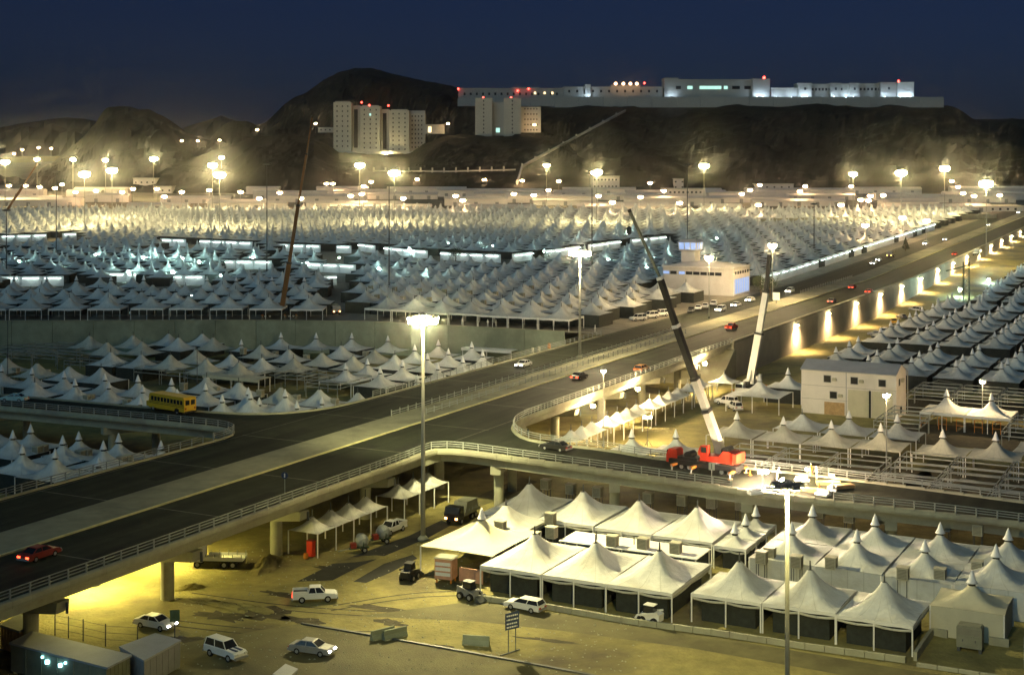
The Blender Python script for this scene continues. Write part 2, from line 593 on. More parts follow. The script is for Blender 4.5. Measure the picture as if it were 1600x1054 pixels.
# lower road and patches on the sand
def flat(name, m, pts, z, parent=None):
    vs = [P(x, y, 0) for x, y in pts]
    vs = [(p.x, p.y, z) for p in vs]
    o = MB().add(vs, [tuple(range(len(vs)))]).build(name, m, parent)
    if parent is None:
        tag(o, kind='structure')
    return o

flat('lower_road', M['old_asphalt'], [(250, 1010), (480, 972), (640, 1004), (900, 1052), (1060, 1085), (1040, 1180), (100, 1180)], 0.010)
flat('lower_road', M['old_asphalt'], [(560, 962), (745, 938), (900, 962), (1100, 992), (1420, 1046), (1700, 1088), (1660, 1112), (1420, 1072), (1080, 1012), (880, 985), (740, 970)], 0.008)
flat('tarmac_strip', M['fresh_asphalt'], [(464, 908), (520, 880), (640, 836), (690, 812), (705, 820), (668, 840), (560, 885), (520, 906)], 0.009)
flat('tarmac_strip', M['fresh_asphalt'], [(552, 908), (600, 880), (645, 866), (652, 872), (610, 894), (572, 910)], 0.009)
flat('tarmac_strip', M['old_asphalt'], [(705, 808), (690, 800), (780, 760), (815, 745), (840, 752), (800, 772)], 0.009)
M['dark_earth'] = mat('churned_dark_earth', (.055, .046, .026), .95, .5, .5, .8, 1.5)
rp_ = random.Random(21)
for cx, cy, rx, ry in ((400, 955, 62, 13), (345, 962, 50, 8), (470, 968, 40, 6), (590, 950, 55, 5), (440, 928, 34, 5), (610, 972, 26, 6), (300, 1000, 60, 7), (860, 1000, 60, 3), (520, 888, 30, 4), (690, 1010, 30, 4)):
    pts_ = []
    for i in range(22):
        a_ = 2 * math.pi * i / 22
        k_ = rp_.uniform(.55, 1.15)
        pts_.append((cx + rx * k_ * math.cos(a_), cy + ry * k_ * math.sin(a_) + .12 * rx * k_ * math.cos(a_)))
    flat('dark_earth_patch', M['dark_earth'], pts_, .006, ground)
for s0_, s1_, w0_, w1_ in ((26, 58, 61, 92), (26, 60, 90, 126), (80, 100, 79, 118), (112, 134, 74, 116), (176, 196, 76, 130)):  # dark sheets under the bare frames, unlit ground painted in with the soil
    q_ = []
    for i in range(36):
        f_ = i / 36 * 4
        k_, r_ = int(f_), f_ - int(f_)
        cs = [(s0_, w0_), (s0_, w1_), (s1_, w1_), (s1_, w0_), (s0_, w0_)]
        q_.append(SW(cs[k_][0] + (cs[k_ + 1][0] - cs[k_][0]) * r_ + rp_.uniform(-1, 1), cs[k_][1] + (cs[k_ + 1][1] - cs[k_][1]) * r_ + rp_.uniform(-1, 1), .006))
    MB().add(q_, [tuple(range(36))]).build('dark_earth_patch', M['dark_earth'], ground)
for off in (0, 1.7):
    for (xa, ya), (xb, yb), (xc, yc) in (((300, 925), (480, 950), (760, 960)), ((520, 945), (640, 925), (720, 922)), ((250, 965), (420, 985), (600, 985))):
        q_ = smooth_path([P(xa, ya, 0), P(xb, yb, 0), P(xc, yc, 0)], 3)
        q_ = [Vector((p_.x, p_.y - off, .005)) for p_ in q_]
        MB().strip(q_, [p_ + Vector((.05, -.32, 0)) for p_ in q_]).build('tyre_track', M['dark_earth'], ground)
k1 = [(470, 975), (560, 990), (720, 1018), (905, 1052), (1080, 1088)]
kp = [P(x, y, 0) for x, y in k1]
kerb2 = MB().slab([p + Vector((0, 0, .14)) for p in kp], [p + Vector((.1, .35, .14)) for p in kp], .14).build('road_kerb', M['steel_dark'])
tag(kerb2, kind='structure')

# ------------------------------------------------------------------ highway bridge with its two arms
br0 = SW(-49.5, 27, 0)
bridge = thing('highway_bridge', 'concrete highway flyover crossing the sandy yard on round piers', 'bridge', br0)
MB().slab([SW(-150, 0.2, DECK), SW(136, 0.2, DECK)], [SW(-150, 32, DECK), SW(136, 32, DECK)], 0.75).world('deck_slab', M['concrete'], bridge)
for w in (2.5, 8.5, 14.5, 20.5, 25.5, 30.2):
    MB().slab([SW(-150, w - .7, DECK - .75), SW(136, w - .7, DECK - .75)], [SW(-150, w + .7, DECK - .75), SW(136, w + .7, DECK - .75)], 1.2).world('girder', M['concrete'], bridge)
cap_me = MB().prof_y([(2.0, 4.9), (6, 4.4), (27, 4.4), (31.4, 4.9), (31.6, 6.05), (1.8, 6.05)], -.85, .85).mesh('pier_cap', M['concrete'])
col_me = MB().tube((0, 0, -.3), (0, 0, 4.45), .78, n=20).mesh('pier', M['concrete'], False)
for s in [-90.5 + 20.5 * i for i in range(11)]:
    p = SW(s, 0, 0) - bridge.location
    inst('pier_cap', cap_me, bridge, p, ROT)
    for w in (5, 16, 27.2):
        inst('pier', col_me, bridge, SW(s, w, 0) - bridge.location)
    MB().tube(SW(s, 32.1, 4.9), SW(s, 32.1, 6.0), .16, n=8).world('drain_pipe', M['steel_dark'], bridge)

par_me = MB().prof_y([(-.18, -.55), (.34, -.5), (.42, -.2), (.36, .18), (.1, .30), (-.18, .30)], -1.235, 1.235).mesh('parapet_block', M['concrete'])

def parapet(pts, parent, side=1, step=2.5):
    q = resample(pts, step)
    for a, b in zip(q, q[1:]):
        mid = (a + b) / 2 - parent.location
        d = b - a
        o = inst('parapet_block', par_me, parent, mid, math.atan2(d.y, d.x) - R(90) + (0 if side > 0 else R(180)))
    return q

post_me = MB().box(-.07, .07, -.09, .09, 0, 1.05).mesh('post', M['steel'])
RAILINGS = 0

def railing(pts, label, parent_group, step=2.5, rails=(.38, .70, 1.02), thick=.06):
    q = resample(pts, step)
    r = thing('bridge_railing', label, 'railing', q[0], 0, parent_group)
    for a in q:
        inst('post', post_me, r, a - q[0])
    for h in rails:
        m_ = MB()
        for a, b in zip(q, q[1:]):
            m_.tube(a - q[0] + Vector((0, 0, h)), b - q[0] + Vector((0, 0, h)), thick, n=5, cap=False)
        m_.build('rail', M['steel'], r)
    return r

Z3 = Vector((0, 0, .30))
near_edge = [SW(-150, 32.2), SW(-5, 32.2)]
parapet([near_edge[0]] + RN[1:], bridge)
far_hw = [SW(136, 32.2), SW(30, 32.2)] + RF[2:]
parapet(far_hw[::-1], bridge, -1)
parapet([SW(-150, -.2), SW(-8, -.2)] + LN[1:], bridge, -1)
parapet([SW(136, -.2), SW(34, -.2)] + LF[1:], bridge)
# underside of the two arms
def inset(A_, B_, t):
    return [a.lerp(b, t) for a, b in zip(A_, B_)], [b.lerp(a, t) for a, b in zip(A_, B_)]
a2, b2 = inset(A, B, .01)
MB().slab([p + Vector((0, 0, -.02)) for p in b2], [p + Vector((0, 0, -.02)) for p in a2], .7).world('ramp_slab', M['concrete'], bridge)
a3, b3 = inset(A, B, .12)
for t in (.10, .5, .90):
    l1 = [a.lerp(b, t - .05) + Vector((0, 0, -.72)) for a, b in zip(A, B)]
    l2 = [a.lerp(b, t + .05) + Vector((0, 0, -.72)) for a, b in zip(A, B)]
    MB().slab(l2[6:], l1[6:], 1.1).world('ramp_girder', M['concrete'], bridge)
a2, b2 = inset(C, D, .01)
MB().slab([p + Vector((0, 0, -.02)) for p in a2], [p + Vector((0, 0, -.02)) for p in b2], .7).world('ramp_slab', M['concrete'], bridge)
for t in (.12, .5, .88):
    l1 = [a.lerp(b, t - .06) + Vector((0, 0, -.72)) for a, b in zip(C, D)]
    l2 = [a.lerp(b, t + .06) + Vector((0, 0, -.72)) for a, b in zip(C, D)]
    MB().slab(l1[4:], l2[4:], 1.2).world('ramp_girder', M['concrete'], bridge)
for i in (14, 24, 34, 44, 54):
    for AA, BB in ((A, B), (C, D)):
        m1 = AA[i].lerp(BB[i], .06)
        m2 = AA[i].lerp(BB[i], .94)
        m1.z -= 2.4
        m2.z -= 2.4
        MB().bar(m1, m2, 1.5, 1.2).world('pier_cap', M['concrete'], bridge)
        for t in (.2, .8):
            c = AA[i].lerp(BB[i], t)
            MB().tube((c.x, c.y, -.3), (c.x, c.y, c.z - 2.9), .7, n=16).world('pier', M['concrete'], bridge)

G_RAIL = 'steel railings of the flyover'
railing([p + Z3 for p in [SW(-150, 32.25), SW(-5, 32.25)]], 'steel railing on the near edge of the flyover above the piers', G_RAIL)
cut = even(RN[1:], 200)
i_gap0 = min(range(200), key=lambda i: abs(cut[i].x / cut[i].y * FPX + 800 - 1162))
i_gap1 = min(range(200), key=lambda i: abs(cut[i].x / cut[i].y * FPX + 800 - 1300))
railing([p + Z3 for p in cut[:i_gap0]], 'steel railing curving along the ramp above the cream tents', G_RAIL)
railing([p + Z3 for p in cut[i_gap1:]], 'thin steel railing on the ramp edge right of the work lights', G_RAIL)
railing([p + Z3 for p in far_hw[:2]], 'steel railing on the flyover edge above the lamplit awnings', G_RAIL)
railing([p + Z3 for p in RF[2:]], 'steel railing on the far edge of the ramp behind the red crane', G_RAIL)
railing([p + Z3 for p in LN[1:]], 'steel railing of the side road in front of the yellow bus', G_RAIL)
railing([p + Z3 for p in [SW(-150, -.25), SW(-8, -.25)]], 'steel railing on the far edge of the dark carriageway at lower left', G_RAIL)
railing([p + Z3 for p in [SW(136, -.25), SW(34, -.25)]], 'steel railing between the highway and the sunken tent field', G_RAIL)
up17 = Vector((0, 0, .17))
railing([p + up17 for p in [SW(22, 12.4), SW(150, 12.4)]], 'low steel guard rail on the far side of the median', 'median guard rails', 2.6, (.35, .72), .07)
railing([p + up17 for p in [SW(26, 16.6), SW(150, 16.6)]], 'low steel guard rail on the near side of the median', 'median guard rails', 2.6, (.35, .72), .07)
railing([SW(262, 12.6) + up17, SW(330, 12.6) + up17], 'short far guard rail where the median narrows beyond the dark cranes', 'median guard rails', 3, (.35, .72), .08)

# ------------------------------------------------------------------ walls
def wall_run(root, pts, top, bot, th, step, m, gap=.05):
    q = resample(pts, step)
    for a, b in zip(q, q[1:]):
        d = (b - a).normalized()
        a2_, b2_ = a + d * gap, b - d * gap
        nrm = Vector((d.y, -d.x, 0))
        t0, t1 = top(a), top(b)
        b0, b1 = bot(a), bot(b)
        o_ = nrm * th
        vs = [(a2_.x, a2_.y, b0), (b2_.x, b2_.y, b1), (b2_.x, b2_.y, t1), (a2_.x, a2_.y, t0)]
        vs += [(a2_.x - o_.x, a2_.y - o_.y, b0), (b2_.x - o_.x, b2_.y - o_.y, b1), (b2_.x - o_.x, b2_.y - o_.y, t1), (a2_.x - o_.x, a2_.y - o_.y, t0)]
        MB().add(vs, [(0, 1, 2, 3), (5, 4, 7, 6), (3, 2, 6, 7), (0, 4, 5, 1), (0, 3, 7, 4), (1, 5, 6, 2)]).world('wall_panel', m, root)

tw_pts = [SW(s_front(w), w, 0) for w in (-420, -300, -225, -150, -120, -92.5, -64, -4)]
tw = thing('terrace_wall', 'long grey green concrete retaining wall behind the sunken tent field', 'wall', tw_pts[-1])
wall_run(tw, tw_pts, lambda p: DECK + .35, lambda p: -.3, .5, 10.5, M['concrete_dark'])
q = [p + Vector((0, 0, DECK + .35)) for p in tw_pts]
MB().slab([p + Vector((0, .35, .12)) for p in q], [p + Vector((0, -.2, .12)) for p in q], .12).world('coping', M['concrete'], tw)
ab = thing('bridge_abutment', 'concrete abutment wall closing the far end of the flyover', 'wall', SW(137, 16, 0))
wall_run(ab, [SW(137.2, -3.5, 0), SW(137.2, 32.1, 0)], lambda p: DECK - .8, lambda p: -.3, .6, 8.8, M['concrete'])
MB().prof_y([(-9, -.2), (4, -.2), (4, 6.6), (2.5, 6.6)], -18, 18).build('apron_slope', M['concrete'], ab, (SW(133, 15, 0) - ab.location), ROT + R(90))
rw = thing('retaining_wall', 'tall pale retaining wall with lamps beside the highway', 'wall', SW(137, 32.3, 0))
rp = [SW(137 + 10 * i, 32.35, 0) for i in range(82)]
M['wall_pale'] = mat('pale_wall_concrete', (.50, .47, .36), .9, .12, .3, .1, 3, dark=(.38, .35, .27), dscale=.08)
wall_run(rw, rp, lambda p: zt(p.y) + .15, lambda p: zl(p.y) - .5, .5, 12, M['wall_pale'])
MB().slab([SW(137 + 20 * i, 31.6) + Vector((0, 0, .55)) for i in range(41)], [SW(137 + 20 * i, 32.5) + Vector((0, 0, .55)) for i in range(41)], .5).world('coping', M['concrete'], rw)

# ------------------------------------------------------------------ hills
def hill(name, ridge, D_, foot_d, foot_z, back, m, step=5, rows=40, amp=9.0, pw=0.85, seed=0, back_z=None):
    x0, x1 = ridge[0][0], ridge[-1][0]
    cols = int((x1 - x0) / step) + 1
    vs = []
    nr = rows + 6
    for i in range(cols):
        px = x0 + (x1 - x0) * i / (cols - 1)
        for (a, ya), (b, yb) in zip(ridge, ridge[1:]):
            if px <= b:
                py = ya + (yb - ya) * (px - a) / (b - a)
                break
        rd = D_ + 60 * mnoise.noise(Vector((px * .008, seed, 3)))
        zr = PD(px, py, rd).z
        fz = foot_z
        for j in range(nr):
            if j <= rows:
                t = j / rows
                Y = foot_d + (rd - foot_d) * t
                X = (px - 800) / FPX * Y
                z = fz + (zr - fz) * t ** pw
                f = math.sin(math.pi * min(1, t * 1.0)) ** .7 if t < 1 else 0
                nz = 1.5 * mnoise.ridged_multi_fractal(Vector((X * .010, Y * .010, seed)), .9, 2.2, 6, 1.0, 2.0) - 1.6
                gl = abs(mnoise.noise(Vector((X * .02, Y * .006, seed + 9))))
                z += amp * f * (nz - .4 * gl)
                if j == rows:
                    z += 2.2 * mnoise.fractal(Vector((X * .04, Y * .04, seed)), .8, 2, 4)
            else:
                t = (j - rows) / 6
                Y = rd + back * t
                X = (px - 800) / FPX * Y
                z = zr + ((back_z if back_z is not None else foot_z) - zr) * t
            vs.append((X, Y, z))
    fs = [(i * nr + j, (i + 1) * nr + j, (i + 1) * nr + j + 1, i * nr + j + 1) for i in range(cols - 1) for j in range(nr - 1)]
    o = MB().add(vs, fs).build(name, m, smooth=False)
    return tag(o, kind='structure')

ZF = zt(1150)
hill('hill', [(-420, 250), (-200, 262), (-60, 285), (40, 283), (75, 262), (100, 240), (130, 214), (150, 192), (163, 172), (172, 167), (200, 166), (212, 169), (236, 172), (250, 180), (272, 192), (290, 206),
              (315, 215), (345, 222), (400, 240), (470, 262), (560, 285), (640, 300)], 1600, 1150, ZF - 2, 500, M['rock'], seed=1, amp=12, pw=1.0)
hill('hill', [(320, 232), (338, 206), (350, 195), (362, 190), (385, 189), (402, 196), (416, 191), (430, 178), (444, 163), (462, 152), (480, 143), (495, 133), (512, 121), (530, 113), (545, 108), (560, 106),
              (580, 107), (600, 111), (625, 118), (655, 125), (690, 131), (716, 138), (760, 150), (830, 168), (900, 190), (1000, 230)], 2000, 1250, ZF, 600, M['rock'], seed=2, amp=15, pw=1.15)
hill('foothill', [(180, 290), (260, 262), (330, 236), (400, 214), (450, 208), (490, 214), (510, 226), (530, 238), (600, 241), (640, 240), (664, 226), (684, 216), (700, 212), (742, 213), (850, 214), (900, 219), (960, 240), (1040, 270), (1120, 292)],
     1300, 1150, ZF - 1, 160, M['rock'], seed=3, amp=7, pw=.9, back_z=50)
plat = [(600, 290), (650, 262), (690, 205), (711, 170), (730, 166), (800, 166), (880, 167), (960, 166), (1040, 164), (1150, 163), (1300, 163), (1440, 164), (1478, 163), (1488, 166), (1500, 173), (1512, 182), (1526, 190), (1545, 191), (1562, 187),
        (1580, 185), (1600, 188), (1640, 186), (1700, 196), (1800, 210), (2000, 225)]
hill('plateau_hill', plat, 1450, 1150, ZF - 1, 420, M['rock'], seed=4, amp=9, pw=1.05, back_z=104)
hill('distant_hills', [(-400, 210), (-200, 205), (-40, 203), (20, 196), (70, 187), (110, 183), (140, 187), (180, 195), (240, 205), (285, 200), (310, 192), (330, 186), (345, 181), (372, 190), (420, 205), (520, 215),
                       (900, 215), (1380, 200), (1480, 196), (1540, 190), (1600, 194), (1700, 190), (1900, 205), (2100, 210)], 3600, 2300, 30, 800, M['rock_far'], step=12, rows=10, amp=20, seed=6, pw=1)
# ------------------------------------------------------------------ tents
TM = {}

def canopy_mesh(lx, ly, h0, h1, top, m, seg=24, rings=8, pw=1.75):
    key = ('canopy', lx, ly, h0, h1, top, m.name, seg, pw)
    if key not in TM:
        b = MB()
        vs = []
        for k in range(rings + 1):
            t = k / rings
            for i in range(seg):
                a = 2 * math.pi * (i + .5) / seg if seg % 8 else 2 * math.pi * i / seg
                c, s_ = math.cos(a), math.sin(a)
                q = 1 / max(abs(c), abs(s_))
                f = t ** 1.4
                rr = (1 - f) + f * q
                rad = top + (1 - top) * t
                sag = (1 - .035 * (t ** 3) * (1 - abs(q - 1) / .4143))       # edges drawn slightly inwards between the corners
                z = h0 + (h1 - h0) * (1 - t) ** pw
                z += .10 * (1 - t) * math.cos(4 * a + math.pi) * (h1 - h0) * t * 2.0   # creases run to the corners
                vs.append((lx / 2 * rad * rr * c * sag, ly / 2 * rad * rr * s_ * sag, z))
        fs = [(k * seg + i, (k + 1) * seg + i, (k + 1) * seg + (i + 1) % seg, k * seg + (i + 1) % seg) for k in range(rings) for i in range(seg)]
        b.add(vs, fs)
        TM[key] = b.mesh('canopy', m, True)
    return TM[key]

def shared(key, fn):
    if key not in TM:
        TM[key] = fn()
    return TM[key]

def valance_mesh(lx, ly, h0, drop, m):
    def f():
        b = MB()
        x, y = lx / 2 - .05, ly / 2 - .05
        for (xa, ya, xb, yb) in ((-x, -y, x, -y), (x, -y, x, y), (x, y, -x, y), (-x, y, -x, -y)):
            n_ = 6
            for i in range(n_):
                pa = (xa + (xb - xa) * i / n_, ya + (yb - ya) * i / n_)
                pb = (xa + (xb - xa) * (i + 1) / n_, ya + (yb - ya) * (i + 1) / n_)
                dz = drop * (1 + .12 * math.sin(i * 2.1))
                d2 = drop * (1 + .12 * math.sin((i + 1) * 2.1))
                b.add([(pa[0], pa[1], h0 + .03), (pb[0], pb[1], h0 + .03), (pb[0], pb[1], h0 - d2), (pa[0], pa[1], h0 - dz)], [(0, 1, 2, 3)])
        return b.mesh('valance', m)
    return shared(('val', lx, ly, h0, drop, m.name), f)

def roll_mesh(lx, ly, h0):
    def f():
        b = MB()
        x, y = lx / 2 - .22, ly / 2 - .22
        for (xa, ya, xb, yb) in ((-x, -y, x, -y), (x, -y, x, y), (-x, y, -x, -y)):
            n_ = 8
            pts = []
            for i in range(n_ + 1):
                f_ = i / n_
                pts.append(Vector((xa + (xb - xa) * f_, ya + (yb - ya) * f_, h0 - .52 - .16 * abs(math.sin(f_ * math.pi * 2)))))
            for p0, p1 in zip(pts, pts[1:]):
                b.tube(p0, p1, .13, n=6)
        return b.mesh('rolled_curtain', M['tent_old'])
    return shared(('roll', lx, ly, h0), f)

def post_mesh(h0, r=.09):
    return shared(('post', h0, r), lambda: MB().tube((0, 0, 0), (0, 0, h0), r, n=6).mesh('post', M['white']))

def wallbox_mesh(lx, ly, h, m, z0=0.02):
    def f():
        b = MB()
        x, y = lx / 2 - .12, ly / 2 - .12
        b.add([(-x, -y, z0), (x, -y, z0), (x, y, z0), (-x, y, z0), (-x, -y, h), (x, -y, h), (x, y, h), (-x, y, h)],
              [(0, 1, 5, 4), (1, 2, 6, 5), (2, 3, 7, 6), (3, 0, 4, 7)])
        return b.mesh('side_wall', m)
    return shared(('wall', lx, ly, h, m.name, z0), f)

def cap_mesh():
    def f():
        b = MB()
        b.lathe([(.62, 0), (.50, .12), (.36, .50), (.20, .98), (.04, 1.35)], 10)
        return b.mesh('cap', M['cap'], True)
    return shared('cap', f)

def neck_mesh():
    return shared('neck', lambda: MB().lathe([(.40, -.12), (.36, .02), (.36, .22)], 10).mesh('neck', M['net'], True))

def spire_mesh():
    def f():
        b = MB()
        b.tube((0, 0, -.3), (0, 0, .95), .10, .07, n=6)
        b.tube((-.3, 0, -.08), (.3, 0, -.08), .07, n=5)
        b.tube((0, -.3, -.08), (0, .3, -.08), .07, n=5)
        return b.mesh('mast_top', M['steel_dark'])
    return shared('spire', f)

def tent(x, y, z, label, group, lx=8, ly=8, h0=3.0, h1=5.6, kind='plain', rot=ROT, side='none', m=None, detail=2, name='tent', posts=None):
    m = m or M['tent']
    t = thing(name, label, 'tent', (x, y, z), rot + R(random.uniform(-.9, .9)), group)
    t.scale = (1, 1, random.uniform(.955, 1.045))
    sg, rg = ((24, 8) if detail > 1 else (16, 6))
    inst('canopy', canopy_mesh(lx, ly, h0, h1, .07, m, sg, rg, 1.95 if kind == 'plain' else 2.45), t)
    if kind == 'cap':
        inst('neck', neck_mesh(), t, (0, 0, h1))
        inst('cap', cap_mesh(), t, (0, 0, h1 + .16))
    elif kind == 'plain':
        inst('mast_top', spire_mesh(), t, (0, 0, h1))
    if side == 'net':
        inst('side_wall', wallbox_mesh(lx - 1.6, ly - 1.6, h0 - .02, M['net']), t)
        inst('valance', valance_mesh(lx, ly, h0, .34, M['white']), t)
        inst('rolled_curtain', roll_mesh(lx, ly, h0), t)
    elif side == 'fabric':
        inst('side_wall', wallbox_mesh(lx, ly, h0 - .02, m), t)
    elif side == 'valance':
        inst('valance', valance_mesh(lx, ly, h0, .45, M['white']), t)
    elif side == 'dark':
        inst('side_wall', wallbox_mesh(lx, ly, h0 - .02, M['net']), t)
    if posts is None:
        posts = detail > 1
    if posts:
        xs_ = [-lx / 2 + .08, 0, lx / 2 - .08] if posts == 'many' else [-lx / 2 + .08, lx / 2 - .08]
        for xx in xs_:
            for yy in (-ly / 2 + .08, ly / 2 - .08):
                inst('post', post_mesh(h0), t, (xx, yy, 0))
    return t

# --- front camp, below the ramp
FRONT = 'tents of the front camp below the ramp'
for i in range(3):
    p = SW(-24.6, 61.6 + 7.9 * i, 0)
    tent(p.x, p.y, 0, 'cream open-sided tent behind the estate car, %s from the left of three' % nth(i + 1), FRONT, 7.9, 12.8, 3.1, 5.7, 'plain', side='net', posts='many')
for i in range(3):
    p = SW(-25.2, 87 + 7.9 * i, 0)
    tent(p.x, p.y, 0, 'cream tent beside the tall foreground mast, %s from the left of three' % nth(i + 1), FRONT, 7.9, 9.2, 3.1, 5.9, 'plain', side='net', posts='many')
p = SW(-20.8, 52.4, 0)
tent(p.x, p.y, 0, 'yellowish canopy with a small white cap above the pink kiosk', FRONT, 10, 13, 3.1, 5.3, 'cap', m=M['tent_beige'])
p = SW(-12.4, 51.4, 0)
tent(p.x, p.y, 0, 'cream tent behind the capped yellowish canopy beside the dark lane', FRONT, 8.2, 10.5, 3.1, 5.6, 'plain', side='net')
for i in range(4):
    p = SW(-3.2, 50.2 + 8 * i, 0)
    tent(p.x, p.y, 0, 'large cream tent close under the ramp, %s from the left of four' % nth(i + 1), FRONT, 8, 11.6, 3.1, 5.9, 'plain', side='net', posts='many')
for i, s in enumerate((-7.4, -3.2, 1.0)):
    p = SW(s, 80.6, 0)
    tent(p.x, p.y, 0, 'small capped tent beneath the ramp, %s from the front of three' % nth(i + 1), FRONT, 4.2, 4.2, 2.9, 4.1, 'cap', side='net')
for r, s in enumerate((-9.0, 0.2)):
    for i in range(4):
        p = SW(s, 88.2 + 7.8 * i, 0)
        tent(p.x, p.y, 0, 'grey white capped tent behind the foreground mast, %s row, %s from the left' % (('front', 'back')[r], nth(i + 1)), FRONT, 7.8, 9.2, 3.1, 5.2, 'cap', side='fabric' if r == 0 else 'net')
p = SW(-18.8, 110.6, 0)
tent(p.x, p.y, 0, 'beige walled tent with a white cap behind the grey generator box', FRONT, 7.6, 7, 3.2, 5.0, 'cap', m=M['tent_beige'], side='fabric')
p = SW(-24, 121, 0)
tent(p.x, p.y, 0, 'grey tent cut off by the right edge of the picture beside the beige tent', FRONT, 8, 8, 3.0, 5.4, 'plain', side='valance')
# flat white roof between the rows
t = thing('flat_canopy', 'flat white canopy lying low between the cream tent rows', 'canopy', SW(-14.2, 70, 0), ROT)
MB().box(-9, 9, -2.6, 2.6, 2.9, 3.02).build('roof_sheet', M['white'], t)
for xx in (-8.8, -3, 3, 8.8):
    for yy in (-2.4, 2.4):
        inst('post', post_mesh(2.9), t, (xx, yy, 0))
for xx in (-5, 0, 5):
    MB().tube((xx, 0, 3.02), (xx, 0, 4.1), .06, n=5).build('stub_pole', M['steel_dark'], t)

# --- awnings along the flyover
def awning(s0, s1, w0, w1, n_, label, lit=False):
    L, W = s1 - s0, w1 - w0
    c = SW((s0 + s1) / 2, (w0 + w1) / 2, 0)
    t = thing('awning', label, 'awning', c, ROT, 'peaked awnings along the flyover')
    sy = L / n_
    for i in range(n_):
        inst('canopy', canopy_mesh(round(W, 1), round(sy, 1), 3.0, 4.5, .1, M['tent'], 24, 8), t, (0, -L / 2 + sy * (i + .5), 0))
        inst('mast_top', spire_mesh(), t, (0, -L / 2 + sy * (i + .5), 4.5))
    for i in range(n_ + 1):
        for xx in (-W / 2 + .1, W / 2 - .1):
            inst('post', post_mesh(3.0), t, (xx, -L / 2 + sy * i * .99 + .08, 0))
    return t
awning(-28, -11.5, 28.2, 32.9, 4, 'yellow-lit awning of four peaks beside the flyover behind the red cabinet')
awning(-7.4, 5, 28.2, 33.0, 3, 'yellow-lit awning of three peaks beside the flyover below the railing bend')
awning(40, 53, 33.2, 37.5, 3, 'bright flat awning tucked behind the bend of the ramp railing')
awning(55, 73, 33.2, 37.8, 4, 'lamplit awning of four peaks nearest the green street lamp')
awning(75, 95, 33.2, 37.8, 4, 'lamplit awning beyond the first under the flyover edge')
awning(97, 108, 33.2, 37.5, 3, 'shaded awning partly hidden behind the black crane boom')
p = SW(114, 38, 0)
tent(p.x, p.y, 0, 'single bright small canopy beside the flyover end and the white crane', 'tents beside the flyover end', 5.4, 5.4, 3, 4.7, 'plain')
for (px, py, lab) in ((987, 672, 'glaring white tent just behind the ramp railing left of the red crane cab'), (1056, 672, 'sharp white tent peak glowing behind the red crane cab')):
    p = P(px, py, 6.4)
    tent(p.x, p.y, 0, lab, 'tents in the crane lights', 7, 7, 3.2, 5.2, 'cap')

# --- field beyond the ramp on the right
RM = 'tents on the low ground right of the highway'
for i in range(4):
    p = SW(60, 58.6 + 8.2 * i, 0)
    tent(p.x, p.y, 0, 'mauve grey capped tent before the white building, %s from the left' % nth(i + 1), RM, 8.1, 9, 3.0, 5.2, 'cap', m=M['tent_old'])
for i in range(3):
    p = SW(71.5, 66.8 + 8.3 * i, 0)
    tent(p.x, p.y, 0, 'blue grey tent at the foot of the white building, %s from the left' % nth(i + 1), RM, 8.1, 8.6, 3.0, 5.2, 'plain' if i == 0 else 'cap')
p = SW(101, 49.8, 0)
tent(p.x, p.y, 0, 'pale canopy on many posts left of the white building', RM, 11, 10, 3.2, 5.6, 'cap', posts='many')
p = SW(113.5, 52, 0)
tent(p.x, p.y, 0, 'capped tent half hidden behind the left corner of the white building', RM, 8, 8, 3.0, 5.3, 'cap', side='dark')
for i in range(2):
    p = SW(99.3, 86.6 + 8.1 * i, 0)
    tent(p.x, p.y, 0, 'warm-lit capped tent over orange door frames, %s one of the pair' % ('left' if i == 0 else 'right'), RM, 8.1, 9, 3.1, 5.5, 'cap', side='valance', posts='many')
for i in range(3):
    p = SW(60.6 + (9 if i == 2 else 0), 93 + 8.2 * min(i, 1) + (6 if i == 2 else 0), 0)
    tent(p.x, p.y, 0, 'grey capped tent right of the thin street lamp, %s from the left' % nth(i + 1), RM, 8.1, 9, 3.0, 5.2, 'cap', m=M['tent_old'])
for i in range(2):
    p = SW(107 + 9 * i, 104.5, 0)
    tent(p.x, p.y, 0, 'dark grey tent behind the warm-lit pair at the right edge, %s row' % ('front' if i == 0 else 'rear'), RM, 9, 9, 3.0, 5.6, 'none')

FAR = []      # (x, y, z, rot, lx, ly, kind, h1, field)
S_R = [144, 152.5, 165, 174, 198, 210, 219, 234.5, 243, 252, 268, 276, 292, 300, 316, 325, 341, 350, 366, 375, 391, 400, 416, 425, 441, 450, 466, 475, 491, 500, 520, 530]
W_R = [52 + 9.5 * i for i in range(14)]
right_list = []
for r, s in enumerate(S_R):
    for c, w in enumerate(W_R):
        w2 = w + (8 if s > 300 else 0)
        p = SW(s, w2)
        p.z = zl(p.y)
        px = p.x / p.y * FPX + 800
        if px > 1660 or (s < 150 and w < 60):
            continue
        if 184 < s < 200 and w > 85:
            continue
        right_list.append((p.x, p.y, p.z, r, c))

